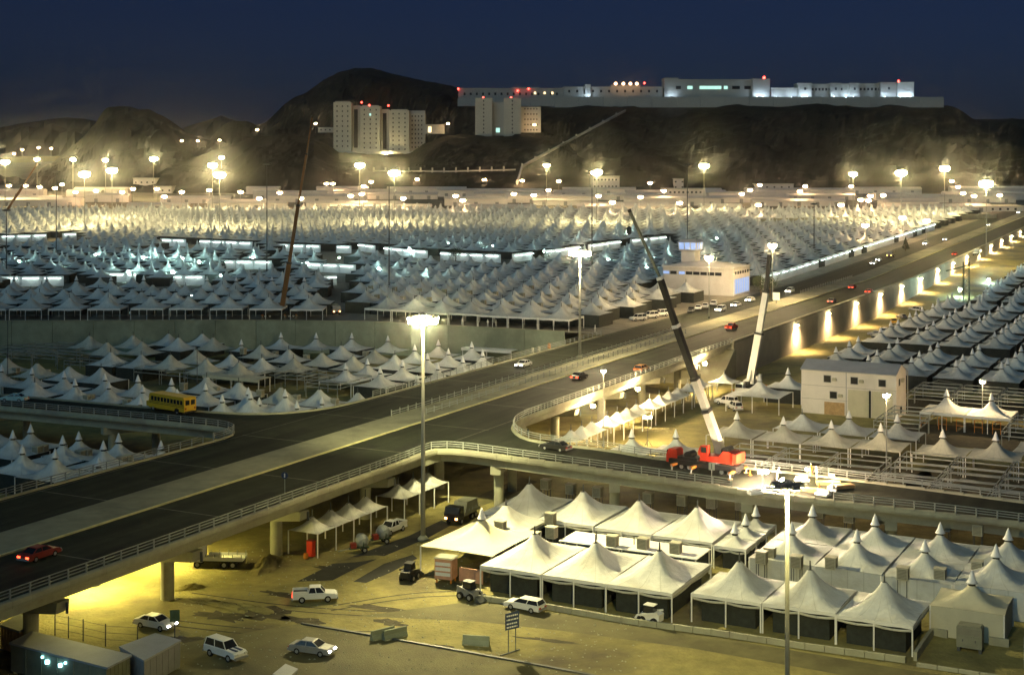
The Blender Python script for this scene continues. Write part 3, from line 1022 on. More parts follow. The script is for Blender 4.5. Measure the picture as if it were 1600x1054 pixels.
# --- sunken field left of the highway: tops read off the photograph, standing on the low ground
PLAIN_L = [(140, 524), (208, 524), (264, 519.5), (316, 519.5), (167, 534), (222, 534), (279, 528), (333, 527.6), (173, 549), (220.5, 552), (266, 555), (306, 546), (361, 552), (322, 562), (373, 566), (11, 560),
           (58, 566), (108, 570), (158, 574), (54, 595), (323, 589), (373, 595), (407.5, 539), (451, 544), (503, 549), (533, 540), (585, 544), (551.6, 556), (409, 557.6), (459, 557), (617, 555), (439, 603), (499, 607), (559, 613)]
CAP_L = [(2.5, 571), (50, 574), (164, 583), (117, 593), (215.5, 586), (170, 596.5), (223, 601.5), (268, 591.5), (321, 598), (277, 608), (219, 621.5), (100, 580), (347, 615), (388, 605), (377, 530), (439, 519), (494, 519.6),
         (549.6, 521), (606, 522.6), (685, 530), (737, 534.6), (700.6, 543), (754, 548), (668, 551), (648, 539), (574, 557.6), (628.7, 562.6), (723, 556), (540, 566), (684, 567.7), (594, 572.7), (652, 586), (391, 612), (445.6, 609),
         (405, 620), (503, 618), (464, 626.5)]
LFG = 'tents of the sunken field left of the highway'
placed = []
def put_left(lst, ztop, kind, word):
    for i, (px, py) in enumerate(sorted(lst)):
        small = (px, py) in ((377, 530), (219, 621.5), (277, 608), (464, 626.5), (405, 620), (503, 618))
        z_ = ztop - (1.2 if small else 0)
        p = P(px, py, z_)
        s, w = to_sw(p.x, p.y)
        if w > -4.6 and s > 10:
            p = SW(s, -4.6, 0)
            s, w = to_sw(p.x, p.y)
        if 10 < s < 17 and w < -10:
            p = SW(17.0, w, 0)
        if s > s_front(w) - 5:
            p = SW(s_front(w) - 5.2, w, 0)
        L = 4.6 if small else 8.2
        tent(p.x, p.y, 0, 'white %s tent in the sunken field by the highway, %s from the left' % (word, nth(i + 1)), LFG, L, L, 2.9 if not small else 2.7, z_ - (1.5 if kind == 'cap' else .1), kind,
             detail=1, side='dark' if i % 2 else 'none', posts=(py > 560), m=M['tent_old'] if (kind == 'plain' and i % 2 == 0) else M['tent'])
put_left(PLAIN_L, 5.7, 'plain', 'uncapped')
put_left(CAP_L, 6.7, 'cap', 'capped')
for i, (px, py) in enumerate(sorted([(7.5, 651.5), (66, 658), (143, 666), (205, 673), (269, 681), (20, 670), (98, 679), (161.5, 688), (35, 693), (86, 702), (154, 711)])):
    p = P(px, py, 6.7)
    s, w = to_sw(p.x, p.y)
    if w > -4.6:
        p = SW(s, -4.6, 0)
    if s > -3.8:
        p = SW(-4.2, w, 0)
    tent(p.x, p.y, 0, 'dim blue white capped tent in front of the side road railing, %s from the left' % nth(i + 1), 'tents below the side road at lower left', 8.2, 8.2, 2.9, 5.2, 'cap', detail=1, side='dark', posts=True)
p = P(227, 712, 5.2)
tent(p.x, p.y, 0, 'small plain tent at the corner of the side road and the highway', 'tents below the side road at lower left', 6, 6, 2.7, 4.3, 'plain', detail=1, side='dark')

# --- terrace fields
def lane_px(pts):
    out = []
    for px, py in pts:
        t_ = (py - HOR) / FPX
        Y = 53.7 / (.0233 + t_)
        if Y < 500:
            Y = 42 / t_
        p = PD(px, py, Y)
        p.z = zt(Y)
        out.append(p)
    return out
LANES = [([(560, 392), (620, 400), (700, 407), (790, 411)], 'brightly lit white fabric screen curving across the terrace, left half'),
         ([(800, 410), (880, 400), (960, 388), (1045, 379)], 'brightly lit white fabric screen curving across the terrace, right half'),
         ([(0, 447), (60, 447), (132, 446)], 'lit white screen among the left terrace tents near the picture edge'),
         ([(165, 441), (232, 441)], 'lit white screen right of the one at the picture edge'),
         ([(255, 445), (335, 445)], 'short lit white screen left of the ochre crane boom'),
         ([(250, 384), (330, 387), (405, 390)], 'lit white screen behind the left terrace tents'),
         ([(430, 393), (555, 396)], 'lit white screen behind the ochre crane boom'),
         ([(0, 379), (60, 377), (130, 374)], 'lit white screen far left beneath the yellow-lit tents'),
         ([(500, 447), (540, 444)], 'short lit screen right of the ochre crane boom'),
         ([(340, 420), (440, 421)], 'lit white screen just left of the ochre boom'),
         ([(480, 424), (560, 428)], 'lit white screen just right of the ochre boom')]
def in_lane(px, py):
    for pts_, _ in LANES:
        for (xa, ya), (xb, yb) in zip(pts_, pts_[1:]):
            if xa - 4 <= px <= xb + 4:
                yl = ya + (yb - ya) * (px - xa) / (xb - xa)
                k_ = (yl - 250) / 150
                if -4 < py - yl < 14 * k_:
                    return True
    return False
AISLES = []
ter = []
rows_mid = []
s = 144.0
while s < 900:
    rows_mid.append(s)
    s += 11.5 if s < 420 else 10.5
for r, s in enumerate(rows_mid):
    for c in range(80):
        w = -13 - 8.5 * c + (1.5 if r % 2 else -1.5)
        p = SW(s, w)
        if p.y > 880:
            continue
        px = p.x / p.y * FPX + 800
        py = HOR + (CAM_H - p.z) / p.y * FPX
        if px < -40 or px > 1520:
            continue
        if p.y < 600 and px < 560 + max(0, (420 - p.y)) * .3:
            continue
        if w > -32 and 234 < s < 275:
            continue
        # lit lanes crossing the terrace
        if in_lane(px, py):
            continue
        ter.append((p.x, p.y, p.z, r, c, ROT, 'plain' if s < 330 else 'cap', 8.3, 9.2))
yy = 377.5
r = 0
while yy < 760:
    xx = -.53 * yy
    c = 0
    xmax = (-.135 if yy < 600 else -.2) * yy
    if yy > 600:
        break
    while xx < xmax:
        px = xx / yy * FPX + 800
        if px > -40 and not in_lane(px, HOR + (CAM_H - zt(yy)) / yy * FPX):
            ter.append((xx + random.uniform(-.8, .8), yy, zt(yy), r, c, 0.0, 'plain' if r < 4 else 'cap', 8.6, 8.6))
        xx += 9.6 if r % 3 else 10.4
        c += 1
    yy += 12.4
    r += 1

big = [('mid', t_) for t_ in ter] + [('right', t_) for t_ in right_list]
big.sort(key=lambda a: a[1][1])
KEEP = 300 - 130
ind = big[:KEEP]
rest = big[KEEP:]
TERG = 'tents on the terrace beyond the retaining wall'
for f, t_ in ind:
    if f == 'right':
        x, y, z, r, c = t_
        tent(x, y, z, 'blue grey capped tent, %s column from the lamp wall, %s row behind the building' % (nth(c + 1), nth(r + 1)), RM, 8.6, 8.6, 3.0, 5.2, 'cap', detail=1, side='dark', posts=False)
    else:
        x, y, z, r, c, rot, kind, lx, ly = t_
        if rot:
            lab = 'white terrace tent, %s row behind the wall, %s leftward from the highway' % (nth(r + 1), nth(c + 1))
        else:
            lab = 'lavender white tent on the left terrace, %s row, %s from the left' % (nth(r + 1), nth(c + 1))
        tent(x, y, z, lab, TERG, lx, ly, 3.0, 5.6, kind, rot=rot, detail=1, side='valance' if r == 0 else 'dark', posts='many' if r == 0 else False)

# all the other tents of the plain, too many to count
far = MB()
SEG = 8
for f, t_ in rest:
    if f == 'right':
        x, y, z, r, c = t_
        rot, kind, lx, ly = ROT, 'cap', 8.6, 8.6
    else:
        x, y, z, r, c, rot, kind, lx, ly = t_
    h1 = random.uniform(5.3, 6.0)
    lx *= random.uniform(.92, 1.0)
    ca, sa = math.cos(rot), math.sin(rot)
    rings = [(1.0, 0.0, 1), (1.0, 3.0, 1), (.72, 3.22, .7), (.45, 3.75, .3), (.22, 4.6, 0), (.07, h1, 0)]
    if kind == 'cap':
        rings += [(.12, h1 + .15, 0), (.02, h1 + 1.3, 0)]
    vs = []
    for rad, h, sq in rings:
        for i in range(SEG):
            a = 2 * math.pi * i / SEG
            cx, cy = math.cos(a), math.sin(a)
            q_ = 1 / max(abs(cx), abs(cy))
            rr = rad * ((1 - sq) + sq * q_)
            X, Y = lx / 2 * rr * cx, ly / 2 * rr * cy
            vs.append((x + X * ca - Y * sa, y + X * sa + Y * ca, z + h))
    fs = [(k * SEG + i, k * SEG + (i + 1) % SEG, (k + 1) * SEG + (i + 1) % SEG, (k + 1) * SEG + i) for k in range(len(rings) - 1) for i in range(SEG)]
    far.add(vs, fs)
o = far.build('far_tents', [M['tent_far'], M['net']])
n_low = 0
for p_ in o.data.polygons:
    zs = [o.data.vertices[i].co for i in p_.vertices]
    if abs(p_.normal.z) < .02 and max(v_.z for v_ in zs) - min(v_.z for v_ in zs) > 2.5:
        p_.material_index = 1  # dark walls paint in the shade between the far tents
tag(o, 'dense rows of small white peaked tents spreading to the foot of the hills', 'tents', kind='stuff')
# ------------------------------------------------------------------ lamps
def mast(x, y, z0, ztop, label, m, group=None, ring=1.9, heads=6, lit=True, r0=.32, r1=.17, name='light_mast', head_h=.32, down=False):
    h = ztop - z0
    t = thing(name, label, 'light mast', (x, y, z0), 0, group)
    MB().tube((0, 0, 0), (0, 0, h + .3), r0, r1, n=12).build('shaft', M['pole'], t, smooth=True)
    MB().lathe([(r0 * 2.2, 0), (r0 * 2.2, .25), (r0 * 1.2, .6)], 12).build('base', M['concrete'], t)
    MB().lathe([(.35, -.1), (.55, .05), (.55, .35), (.2, .6)], 10).build('head_frame', M['steel_dark'], t, (0, 0, h))
    hm = shared(('flood', round(ring, 1), head_h), lambda: MB().frustum((-.42 * ring / 1.9, .42 * ring / 1.9, -.3 * ring / 1.9, .3 * ring / 1.9, -head_h), (-.5 * ring / 1.9, .5 * ring / 1.9, -.36 * ring / 1.9, .36 * ring / 1.9, .0)).mesh('lamp', m))
    hou = shared(('house', round(ring, 1)), lambda: MB().box(-.55 * ring / 1.9, .55 * ring / 1.9, -.4 * ring / 1.9, .4 * ring / 1.9, .004, .14).mesh('housing', M['steel_dark']))
    for i in range(heads):
        a = 2 * math.pi * (i + .25) / heads
        c = (ring * math.cos(a), ring * math.sin(a), h)
        b = MB().bar((0, 0, 0), (-ring * math.cos(a) * .8, -ring * math.sin(a) * .8, 0), .1, .1)
        ho = inst('floodlight', hou, t, c, a + R(90))
        MB().bar((0, 0, .2), (0, ring * .8, .2), .1, .08).build('arm', M['steel_dark'], ho)
        if lit:
            me = hm.copy() if hm.materials[0] is not m else hm
            if me is not hm:
                me.materials.clear()
                me.materials.append(m)
            inst('lamp', me, ho)
    return t

def flood(x, y, z, aim, watts, col, cone, soft=.8):
    """the light thrown by the floodlights of one mast towards the point they are turned to"""
    ld = bpy.data.lights.new('beam', 'SPOT')
    ld.energy = watts
    ld.color = col
    ld.spot_size = R(cone)
    ld.spot_blend = .8
    ld.shadow_soft_size = soft
    o_ = bpy.data.objects.new('beam', ld)
    COL.objects.link(o_)
    o_.location = (x, y, z)
    o_.rotation_euler = (Vector(aim) - Vector((x, y, z))).to_track_quat('-Z', 'Y').to_euler()
p = P(661, 843, 0)
mast(p.x, p.y, 0, 29.3, 'tall lit high mast standing in the yard beside the flyover railing', M['lamp_near'], ring=1.7, heads=8, head_h=.75)
flood(p.x, p.y, 28.4, (22, 140, 0), 260000, (1.0, .87, .42), 112)
flood(p.x, p.y, 28.3, (-2, 252, 6), 130000, (1.0, .93, .46), 108)
M['lamp_mid'] = emat('sodium_lamp_median', (1.0, .80, .45), 600)
p = P(906, 560, 8)
mast(p.x, p.y, 8.17, 30.6, 'tall lit mast rising from the median near the terrace tents', M['lamp_mid'], ring=1.9, heads=8, head_h=.8)
# foreground mast: its lamps hang under dark hoods and shine down
pm = PD(1230, 760, 88)
M['pole_grey'] = mat('weathered_mast_paint', (.15, .15, .13), .6, .12, 1.0)  # mast paint darkened to hold back the lamplight on the shaft
flood(pm.x, pm.y, pm.z - .4, (32, 136, 0), 85000, (1.0, .88, .44), 96)
flood(pm.x, pm.y, pm.z - .4, (6, 118, 0), 90000, (1.0, .86, .30), 96)
t = thing('light_mast', 'tall foreground mast seen from above, dark hooded head over a bright shaft', 'light mast', (pm.x, pm.y, 0))
MB().tube((0, 0, 0), (0, 0, pm.z + .1), .20, .12, n=16).build('shaft', M['pole_grey'], t, smooth=True)
MB().lathe([(.25, -.15), (.42, 0), (.42, .25), (.12, .45)], 12).build('head_frame', M['steel_dark'], t, (0, 0, pm.z))
M['lamp_fore'] = emat('sodium_lamp_hooded', (1.0, .84, .32), 500)
for i in range(5):
    a = 2 * math.pi * (i + .1) / 5
    h_ = MB().frustum((-.34, .34, -.30, .30, 0), (-.22, .22, -.2, .2, .26)).build('hood', M['steel_dark'], t, (.72 * math.cos(a), .72 * math.sin(a), pm.z), a)
    MB().box(-.75, -.2, -.05, .05, .1, .18).build('arm', M['steel_dark'], h_)
    MB().box(-.24, .24, -.2, .2, -.05, -.01).build('lamp', M['lamp_fore'], h_)

LAMP_ME = {}
def lantern(r, m, flat_=.55):
    k = ('lantern', r, m.name, flat_)
    return shared(k, lambda: MB().lathe([(r * .35, -r * flat_), (r * .85, -r * flat_ * .6), (r, 0), (r * .85, r * flat_ * .5), (r * .3, r * flat_ * .7)], 10).mesh('lamp', m, True))

def far_lamp(px, py, h, r, m, label, group, Y=None, name='street_lamp'):
    if Y is None:
        t_ = (py - HOR) / FPX
        Y = (53.7 - h) / (.0233 + t_)
        if Y < 500:
            Y = (42 - h) / t_
    p = PD(px, py, Y)
    z0 = min(zt(Y), p.z - 4) if Y < 1160 else p.z - 9
    t = thing(name, label, 'lamp', (p.x, p.y, z0), 0, group)
    hh = p.z - z0
    MB().tube((0, 0, 0), (0, 0, hh), .22 if h > 15 else .13, .12 if h > 15 else .08, n=6).build('shaft', M['pole'], t)
    MB().lathe([(.25, 0), (r * .55, r * .45), (.1, r * .8)], 8).build('hood', M['steel_dark'], t, (0, 0, hh))
    inst('lamp', lantern(r, m), t, (0, 0, hh))
    return t

BIG = [(8, 253), (240, 248), (332, 258), (343, 273), (132, 272), (175, 266), (562, 258), (616, 270), (932, 269), (1100, 259), (1408, 270), (1476, 263), (1541, 287)]
MED = [(58, 249), (114, 249), (165, 250), (346, 246), (461, 244), (605, 242), (747, 240), (919, 236), (1087, 236), (1271, 238), (1463, 242), (1333, 272), (854, 258)]
SML = [(652, 280), (706, 280), (757, 281), (816, 282), (873, 283), (1016, 286), (1187, 289), (1258, 291), (1330, 291), (1172, 297), (1159, 303), (1360, 306), (1345, 312), (1380, 305), (1425, 272), (1250, 299), (1487, 283),
       (1497, 292), (1505, 302), (1522, 306), (1562, 305), (1314, 320), (1185, 320), (1357, 313), (580, 284), (568, 291), (548, 306), (565, 303), (630, 310), (712, 306), (723, 313), (803, 303), (834, 305), (857, 297),
       (1001, 308), (1062, 317), (957, 316), (935, 306), (1037, 298), (510, 287), (520, 287), (437, 301), (470, 310), (405, 310), (376, 300), (327, 297), (284, 300), (257, 307), (245, 295), (208, 295), (191, 300), (150, 298),
       (118, 300), (86, 294), (97, 288), (62, 292), (40, 290), (14, 290), (1410, 340), (1352, 352), (1448, 345)]
for i, (x, y) in enumerate(sorted(BIG)):
    far_lamp(x, y, 30, 3.0, M['lamp_far'], 'tall glaring lamp mast on the far plain, %s brightest from the left' % nth(i + 1), 'tall lamp masts on the far plain', name='light_mast')
for i, (x, y) in enumerate(sorted(MED)):
    far_lamp(x, y, 28, 2.2, M['lamp_far'], 'slim tall lamp at the foot of the hills, %s from the left' % nth(i + 1), 'slim lamps at the foot of the hills', name='light_mast')
for i, (x, y) in enumerate(sorted(SML)):
    far_lamp(x, y, 10, 1.7, M['lamp_small'], 'small low street lamp far across the plain, %s from the left' % nth(i + 1), 'small street lamps across the far plain')
for i, (x, y, Y) in enumerate([(22, 240, 1400), (35, 234, 1400), (60, 231, 1450), (80, 232, 1450), (284, 220, 1480), (309, 220, 1480), (343, 219, 1420), (402, 203, 1330), (493, 193, 1330), (700, 193, 1310), (835, 195, 1310)]):
    far_lamp(x, y, 8, 1.3, M['lamp_small'], 'lone lamp on the dark hillside, %s from the left of the highest ones' % nth(i + 1), 'lamps on the hillsides', Y=Y)
# street lamps near the highway
def street_lamp(px, py, pyb, zb, r, label, name='street_lamp', m=None):
    p = P(px, pyb, zb)
    top = PD(px, py, p.y).z
    t = thing(name, label, 'street lamp', (p.x, p.y, zb))
    MB().tube((0, 0, 0), (0, 0, top - zb), .15, .08, n=8).build('shaft', M['pole'], t)
    MB().lathe([(.3, 0), (.28, .3), (.14, .5)], 8).build('base', M['steel_dark'], t)
    MB().lathe([(r * 1.05, 0), (r * .7, r * .35), (.08, r * .55)], 10).build('hood', M['steel_dark'], t, (0, 0, top - zb + r * .3))
    inst('lamp', lantern(r, m or M['lamp_warm'], .8), t, (0, 0, top - zb))
    return t
street_lamp(943, 579, 697, 0, .42, 'slender green street lamp standing before the lamplit awnings')
street_lamp(1385, 617, 757, 0, .5, 'thin street lamp in front of the white building and bare frames')
street_lamp(1535, 596, 668, 0, .45, 'thin street lamp before the warm-lit pair of tents')
street_lamp(1108, 402, 497, 8.1, 1.1, 'bright median lamp in front of the white terminal building')
street_lamp(1207, 383, 470, 8.1, 1.2, 'bright median lamp directly behind the tip of the white crane')

# unlit slim masts among the tents
for i, (px, py, Y) in enumerate([(417, 258, 520), (88, 270, 560), (608, 290, 440), (925, 268, 520), (10, 330, 500), (1074, 258, 560), (1272, 320, 600)]):
    p = PD(px, py, Y)
    t = thing('light_mast', 'slim unlit dark mast among the terrace tents, %s from the left' % nth(sorted([417, 88, 608, 925, 10, 1074, 1272]).index(px) + 1), 'light mast', (p.x, p.y, zt(Y)), 0, 'unlit slim masts')
    MB().tube((0, 0, 0), (0, 0, p.z - zt(Y)), .26, .14, n=8).build('shaft', M['steel_dark'], t)
    MB().lathe([(.8, 0), (1.6, .2), (1.5, .5), (.3, .8)], 8).build('head', M['steel_dark'], t, (0, 0, p.z - zt(Y)))
for i, (px, py, pyb, zb) in enumerate([(12, 500, 618, 0), (34, 505, 530, 0), (308, 545, 627, 0), (695, 600, 640, 0)]):
    p = P(px, pyb, zb)
    top = PD(px, py, p.y).z
    t = thing('thin_pole', 'thin dark pole in the sunken tent field, %s from the left' % nth(i + 1), 'pole', (p.x, p.y, zb), 0, 'thin poles in the sunken field')
    MB().tube((0, 0, 0), (0, 0, top - zb), .1, .06, n=6).build('shaft', M['steel_dark'], t)
    MB().box(-.2, .2, -.1, .1, top - zb, top - zb + .3).build('head', M['steel_dark'], t)

# lamps fixed to the retaining wall
wl_me = MB().frustum((-.22, .22, -.55, -.05, -.30), (-.3, .3, -.65, 0, 0)).mesh('lamp', M['wall_lamp'])
for i in range(15):
    s = 188 + 32 * i
    p = SW(s, 32.42)
    p.z -= .9
    t = thing('wall_lamp', 'floodlight on the retaining wall, %s from the near end' % nth(i + 1), 'wall lamp', p, ROT + R(90), 'lamps on the retaining wall')
    MB().frustum((-.3, .3, -.7, 0, .004), (-.15, .15, -.3, 0, .3)).build('housing', M['steel_dark'], t)
    inst('lamp', wl_me, t)
    ld = bpy.data.lights.new('spot', 'SPOT')
    ld.energy = 22000
    ld.color = (1.0, .66, .33)
    ld.spot_size = R(150)
    ld.spot_blend = 1.0
    ld.shadow_soft_size = .9
    lo = bpy.data.objects.new('beam', ld)
    COL.objects.link(lo)
    lo.parent = t
    lo.location = (0, -1.7, -.6)
    lo.rotation_euler = (R(18), 0, 0)
# lamps under the flyover
def soffit_lamp(s, w, z, label, m, size=.5):
    p = SW(s, w, z)
    t = thing('soffit_lamp', label, 'lamp', p, ROT)
    MB().box(-size, size, -size * .6, size * .6, .004, .18).build('housing', M['steel_dark'], t)
    MB().frustum((-size * .8, size * .8, -size * .45, size * .45, -.16), (-size * .95, size * .95, -size * .55, size * .55, 0)).build('lamp', m, t)
M['lamp_yellow'] = emat('yellow_sodium_lamp', (1.0, .85, .24), 1900)
soffit_lamp(-52, 17.5, 6.0, 'yellow lamp fixed under the flyover deck at lower left', M['lamp_yellow'], .8)
soffit_lamp(-40, 17.5, 6.0, 'second yellow lamp under the flyover deck nearer the flatbed lorry', M['lamp_yellow'], .6)
M['lamp_amber'] = emat('amber_lamp', (1.0, .74, .36), 1900)
for i, (s, lab) in enumerate(((56, 'nearest'), (77, 'middle'), (115, 'farthest'))):
    p = SW(s, 32.75, 6.3)
    t = thing('parapet_lamp', 'bright lamp on the flyover side over the awnings, %s of three' % lab, 'lamp', p, ROT, 'lamps on the flyover side over the awnings')
    MB().bar((-.4, 0, .3), (.5, 0, .3), .12, .12).build('bracket', M['steel_dark'], t)
    inst('lamp', lantern(.42, M['lamp_amber'], .8), t, (.5, 0, 0))

# fluorescent-lit lanes between the tents: white fabric screens with tube lamps before them
tube_me = MB().tube((-2.6, 0, 0), (2.6, 0, 0), .09, n=6).mesh('tube', M['tube'])
hold_me = MB().box(-2.7, 2.7, -.06, .16, .1, .18).mesh('holder', M['white'])
LANE_NO = [0]
LANE_SHORT = ['curving terrace screen, left half', 'curving terrace screen, right half', 'screen at the left picture edge', 'screen beside the one at the edge', 'short screen left of the ochre boom', 'screen behind the left terrace tents', 'screen behind the ochre boom', 'far left screen under yellow-lit tents', 'short screen right of the ochre boom', 'screen just left of the ochre boom', 'screen just right of the ochre boom', 'long screen facing the highway']
def lit_lane(pts, z_of, label, hgt=3.3, every=7.0, off=1.0):
    q = resample(pts, every)
    short = LANE_SHORT[LANE_NO[0]]
    LANE_NO[0] += 1
    cnt = 0
    t = thing('fabric_screen', label, 'screen', q[0], 0, 'lamplit fabric screens')
    for k, (a, b) in enumerate(zip(q, q[1:])):
        if (k * 7 + len(q)) % 10 in (2, 7) and every < 9 and len(q) > 3:
            continue
        d = (b - a).normalized()
        a_, b_ = a + d * .06, b - d * .06
        MB().bar(Vector((a_.x, a_.y, a_.z + hgt / 2)) - t.location, Vector((b_.x, b_.y, b_.z + hgt / 2)) - t.location, .08, hgt).build('fabric_panel', M['cap'], t)
        nrm = Vector((d.y, -d.x, 0))
        if nrm.y > 0:
            nrm = -nrm
        mid = (a + b) / 2 + nrm * off + Vector((0, 0, hgt * .8))
        cnt += 1
        l = thing('tube_lamp', 'tube lamp at the %s, %s from its left' % (short, nth(cnt)), 'tube lamp', mid, math.atan2(d.y, d.x), 'fluorescent tubes over the terrace screens')
        inst('tube', tube_me, l)
        inst('holder', hold_me, l)
for pts_, lab_ in LANES:
    lit_lane(lane_px(pts_), zt, lab_)
lit_lane([SW(286 + 20 * i, -7.5) for i in range(16)], zt, 'long bright fabric screen facing the highway', 3.6, 10.0, .9)
for i, (px, py) in enumerate([(224, 402), (254, 403), (285, 404), (311, 409), (201, 425), (270, 425), (660, 434), (592, 420), (1040, 400), (30, 408), (95, 416), (150, 398), (345, 430), (395, 402), (420, 436), (480, 410), (530, 402), (640, 388), (700, 380), (770, 384), (850, 392), (905, 372), (980, 362), (60, 462), (180, 455), (300, 462), (1010, 418), (950, 405), (1120, 372)]):
    p = lane_px([(px, py + 14)])[0]
    t = thing('globe_lamp', '%s white globe lamp among the terrace tents, %s of its kind' % ('bright' if i < 9 else 'small', nth(i + 1 if i < 9 else i - 8)), 'lamp', p, 0, 'white globe lamps among the terrace tents')  # the weaker ones are added to tint nearby tents cool
    z_ = PD(px, py, p.y).z - p.z
    MB().tube((0, 0, 0), (0, 0, z_), .07, n=6).build('pole', M['steel_dark'], t)
    inst('lamp', lantern(.5 if i < 9 else .3, M['lamp_white'], 1.0), t, (0, 0, z_))
for i, (px, py) in enumerate([(1545, 437), (1568, 446), (1500, 452), (1590, 425)]):
    p = P(px, py, 4.5)
    t = thing('globe_lamp', 'cool white lamp among the tents at the far right, %s from the left' % nth(sorted([1545, 1568, 1500, 1590]).index(px) + 1), 'lamp', (p.x, p.y, zl(p.y)), 0, 'cool lamps among the right tents')
    MB().tube((0, 0, 0), (0, 0, 4.3 - zl(p.y) + .0), .07, n=6).build('pole', M['steel_dark'], t)
    inst('lamp', lantern(.55, M['lamp_white'], 1.0), t, (0, 0, 4.5 - zl(p.y)))
# ------------------------------------------------------------------ buildings
from mathutils.bvhtree import BVHTree
bpy.context.view_layer.update()
hv, hf = [], []
for o in scene.objects:
    if o.type == 'MESH' and o.name.split('.')[0] in ('hill', 'foothill', 'plateau_hill', 'terrace_ground', 'ground', 'distant_hills'):
        b0 = len(hv)
        hv += [v.co.copy() for v in o.data.vertices]
        hf += [tuple(b0 + i for i in p_.vertices) for p_ in o.data.polygons]
TERR = BVHTree.FromPolygons(hv, hf)

def on_ground(px, py):
    d = Vector(((px - 800) / FPX, 1, -(py - HOR) / FPX)).normalized()
    return TERR.ray_cast(Vector((0, 0, CAM_H)), d)[0]

def height_at(x, y):
    h = TERR.ray_cast(Vector((x, y, 600)), Vector((0, 0, -1)))[0]
    return h.z if h else 0.0

def window(parent, x, z, w_, h_, y, m=None, frame=True, axis='x', depth=.12):
    """a framed window set into a wall that faces -y (axis x) or +x (axis y)"""
    m = m or M['glass']
    if axis == 'x':
        f = MB().box(x - w_ / 2 - .1, x + w_ / 2 + .1, y - .06, y + .02, z - h_ / 2 - .1, z + h_ / 2 + .1).build('window', M['grey'], parent)
        MB().box(x - w_ / 2, x + w_ / 2, y - .09, y - .064, z - h_ / 2, z + h_ / 2).build('pane', m, f)
    else:
        f = MB().box(y - .02, y + .06, x - w_ / 2 - .1, x + w_ / 2 + .1, z - h_ / 2 - .1, z + h_ / 2 + .1).build('window', M['grey'], parent)
        MB().box(y + .064, y + .09, x - w_ / 2, x + w_ / 2, z - h_ / 2, z + h_ / 2).build('pane', m, f)
    return f

# white building among the tents on the right
bp = SW(101.5, 58.2, 0)
t = thing('white_building', 'white two storey building with grey roof and tall doors among the right tents', 'building', bp, ROT)
W_, D_, H_ = 18.6, 8.6, 8.5
MB().box(0, W_, 0, D_, 0, H_).build('wall', M['wall_white'], t)
rf = MB().add([(-.2, -.25, H_ - .02), (W_ + .05, -.25, H_ - .02), (W_ + .05, D_ / 2, H_ + 1.5), (-.2, D_ / 2, H_ + 1.5), (-.2, D_ + .25, H_ - .02), (W_ + .05, D_ + .25, H_ - .02),
               (-.2, -.25, H_ + .14), (W_ + .05, -.25, H_ + .14), (W_ + .05, D_ / 2, H_ + 1.66), (-.2, D_ / 2, H_ + 1.66), (-.2, D_ + .25, H_ + .14), (W_ + .05, D_ + .25, H_ + .14)],
              [(6, 7, 8, 9), (9, 8, 11, 10), (0, 3, 2, 1), (3, 4, 5, 2), (0, 1, 7, 6), (4, 10, 11, 5), (0, 6, 9, 3), (3, 9, 10, 4), (1, 2, 8, 7), (2, 5, 11, 8)]).build('roof', M['roof_grey'], t)
MB().add([(W_ + .002, 0, H_), (W_ + .002, D_, H_), (W_ + .002, D_ / 2, H_ + 1.5)], [(0, 1, 2)]).build('gable', M['wall_white'], t)
MB().add([(-.002, 0, H_), (-.002, D_, H_), (-.002, D_ / 2, H_ + 1.5)], [(0, 2, 1)]).build('gable', M['wall_white'], t)
for x, z in ((5.2, 7.0), (10.5, 7.0), (15.9, 6.9), (6.4, 3.9)):
    window(t, x, z, 1.3, 1.25, 0)
    if x != 15.9:
        MB().box(x + 1.0, x + 1.8, -.5, -.003, z - .3, z + .25).build('air_conditioner', M['cooler'], t)
for z in (5.55, 2.9):
    MB().box(.02, W_ - .02, -.03, -.003, z - .03, z + .03).build('wall_joint', M['grey'], t)
MB().box(8.85, 9.0, -.05, -.003, 0, H_ - .05).build('downpipe', M['roof_grey'], t)
for x0, x1 in ((9.3, 13.3), (13.9, 17.9)):
    d_ = MB().box(x0, x1, -.07, -.033, .05, 5.2).build('tall_door', M['tent_beige'], t)
    MB().box(x0 - .1, x0, -.1, -.033, 0, 5.3).build('jamb', M['wall_white'], d_)
    MB().box(x0 - .1, x1 + .1, -.1, -.033, 5.3, 5.45).build('lintel', M['wall_white'], d_)
MB().box(13.35, 13.75, -.09, -.033, 0, 5.25).build('door_gap', M['net'], t)
MB().box(4.6, 8.6, -.06, -.033, .03, 2.5).build('boarded_opening', M['timber'], t)
window(t, 2.6, 6.9, 1.1, 1.2, W_, axis='y')
MB().box(W_ + .003, W_ + .5, 4.0, 5.0, 6.7, 7.4).build('air_conditioner', M['cooler'], t)
window(t, 4.0, 1.4, 1.4, 1.2, W_, axis='y')
MB().tube((W_ + .3, D_ + .2, 0), (W_ + .3, D_ + .2, H_ - .1), .12, n=6).build('corner_pipe', M['steel'], t)

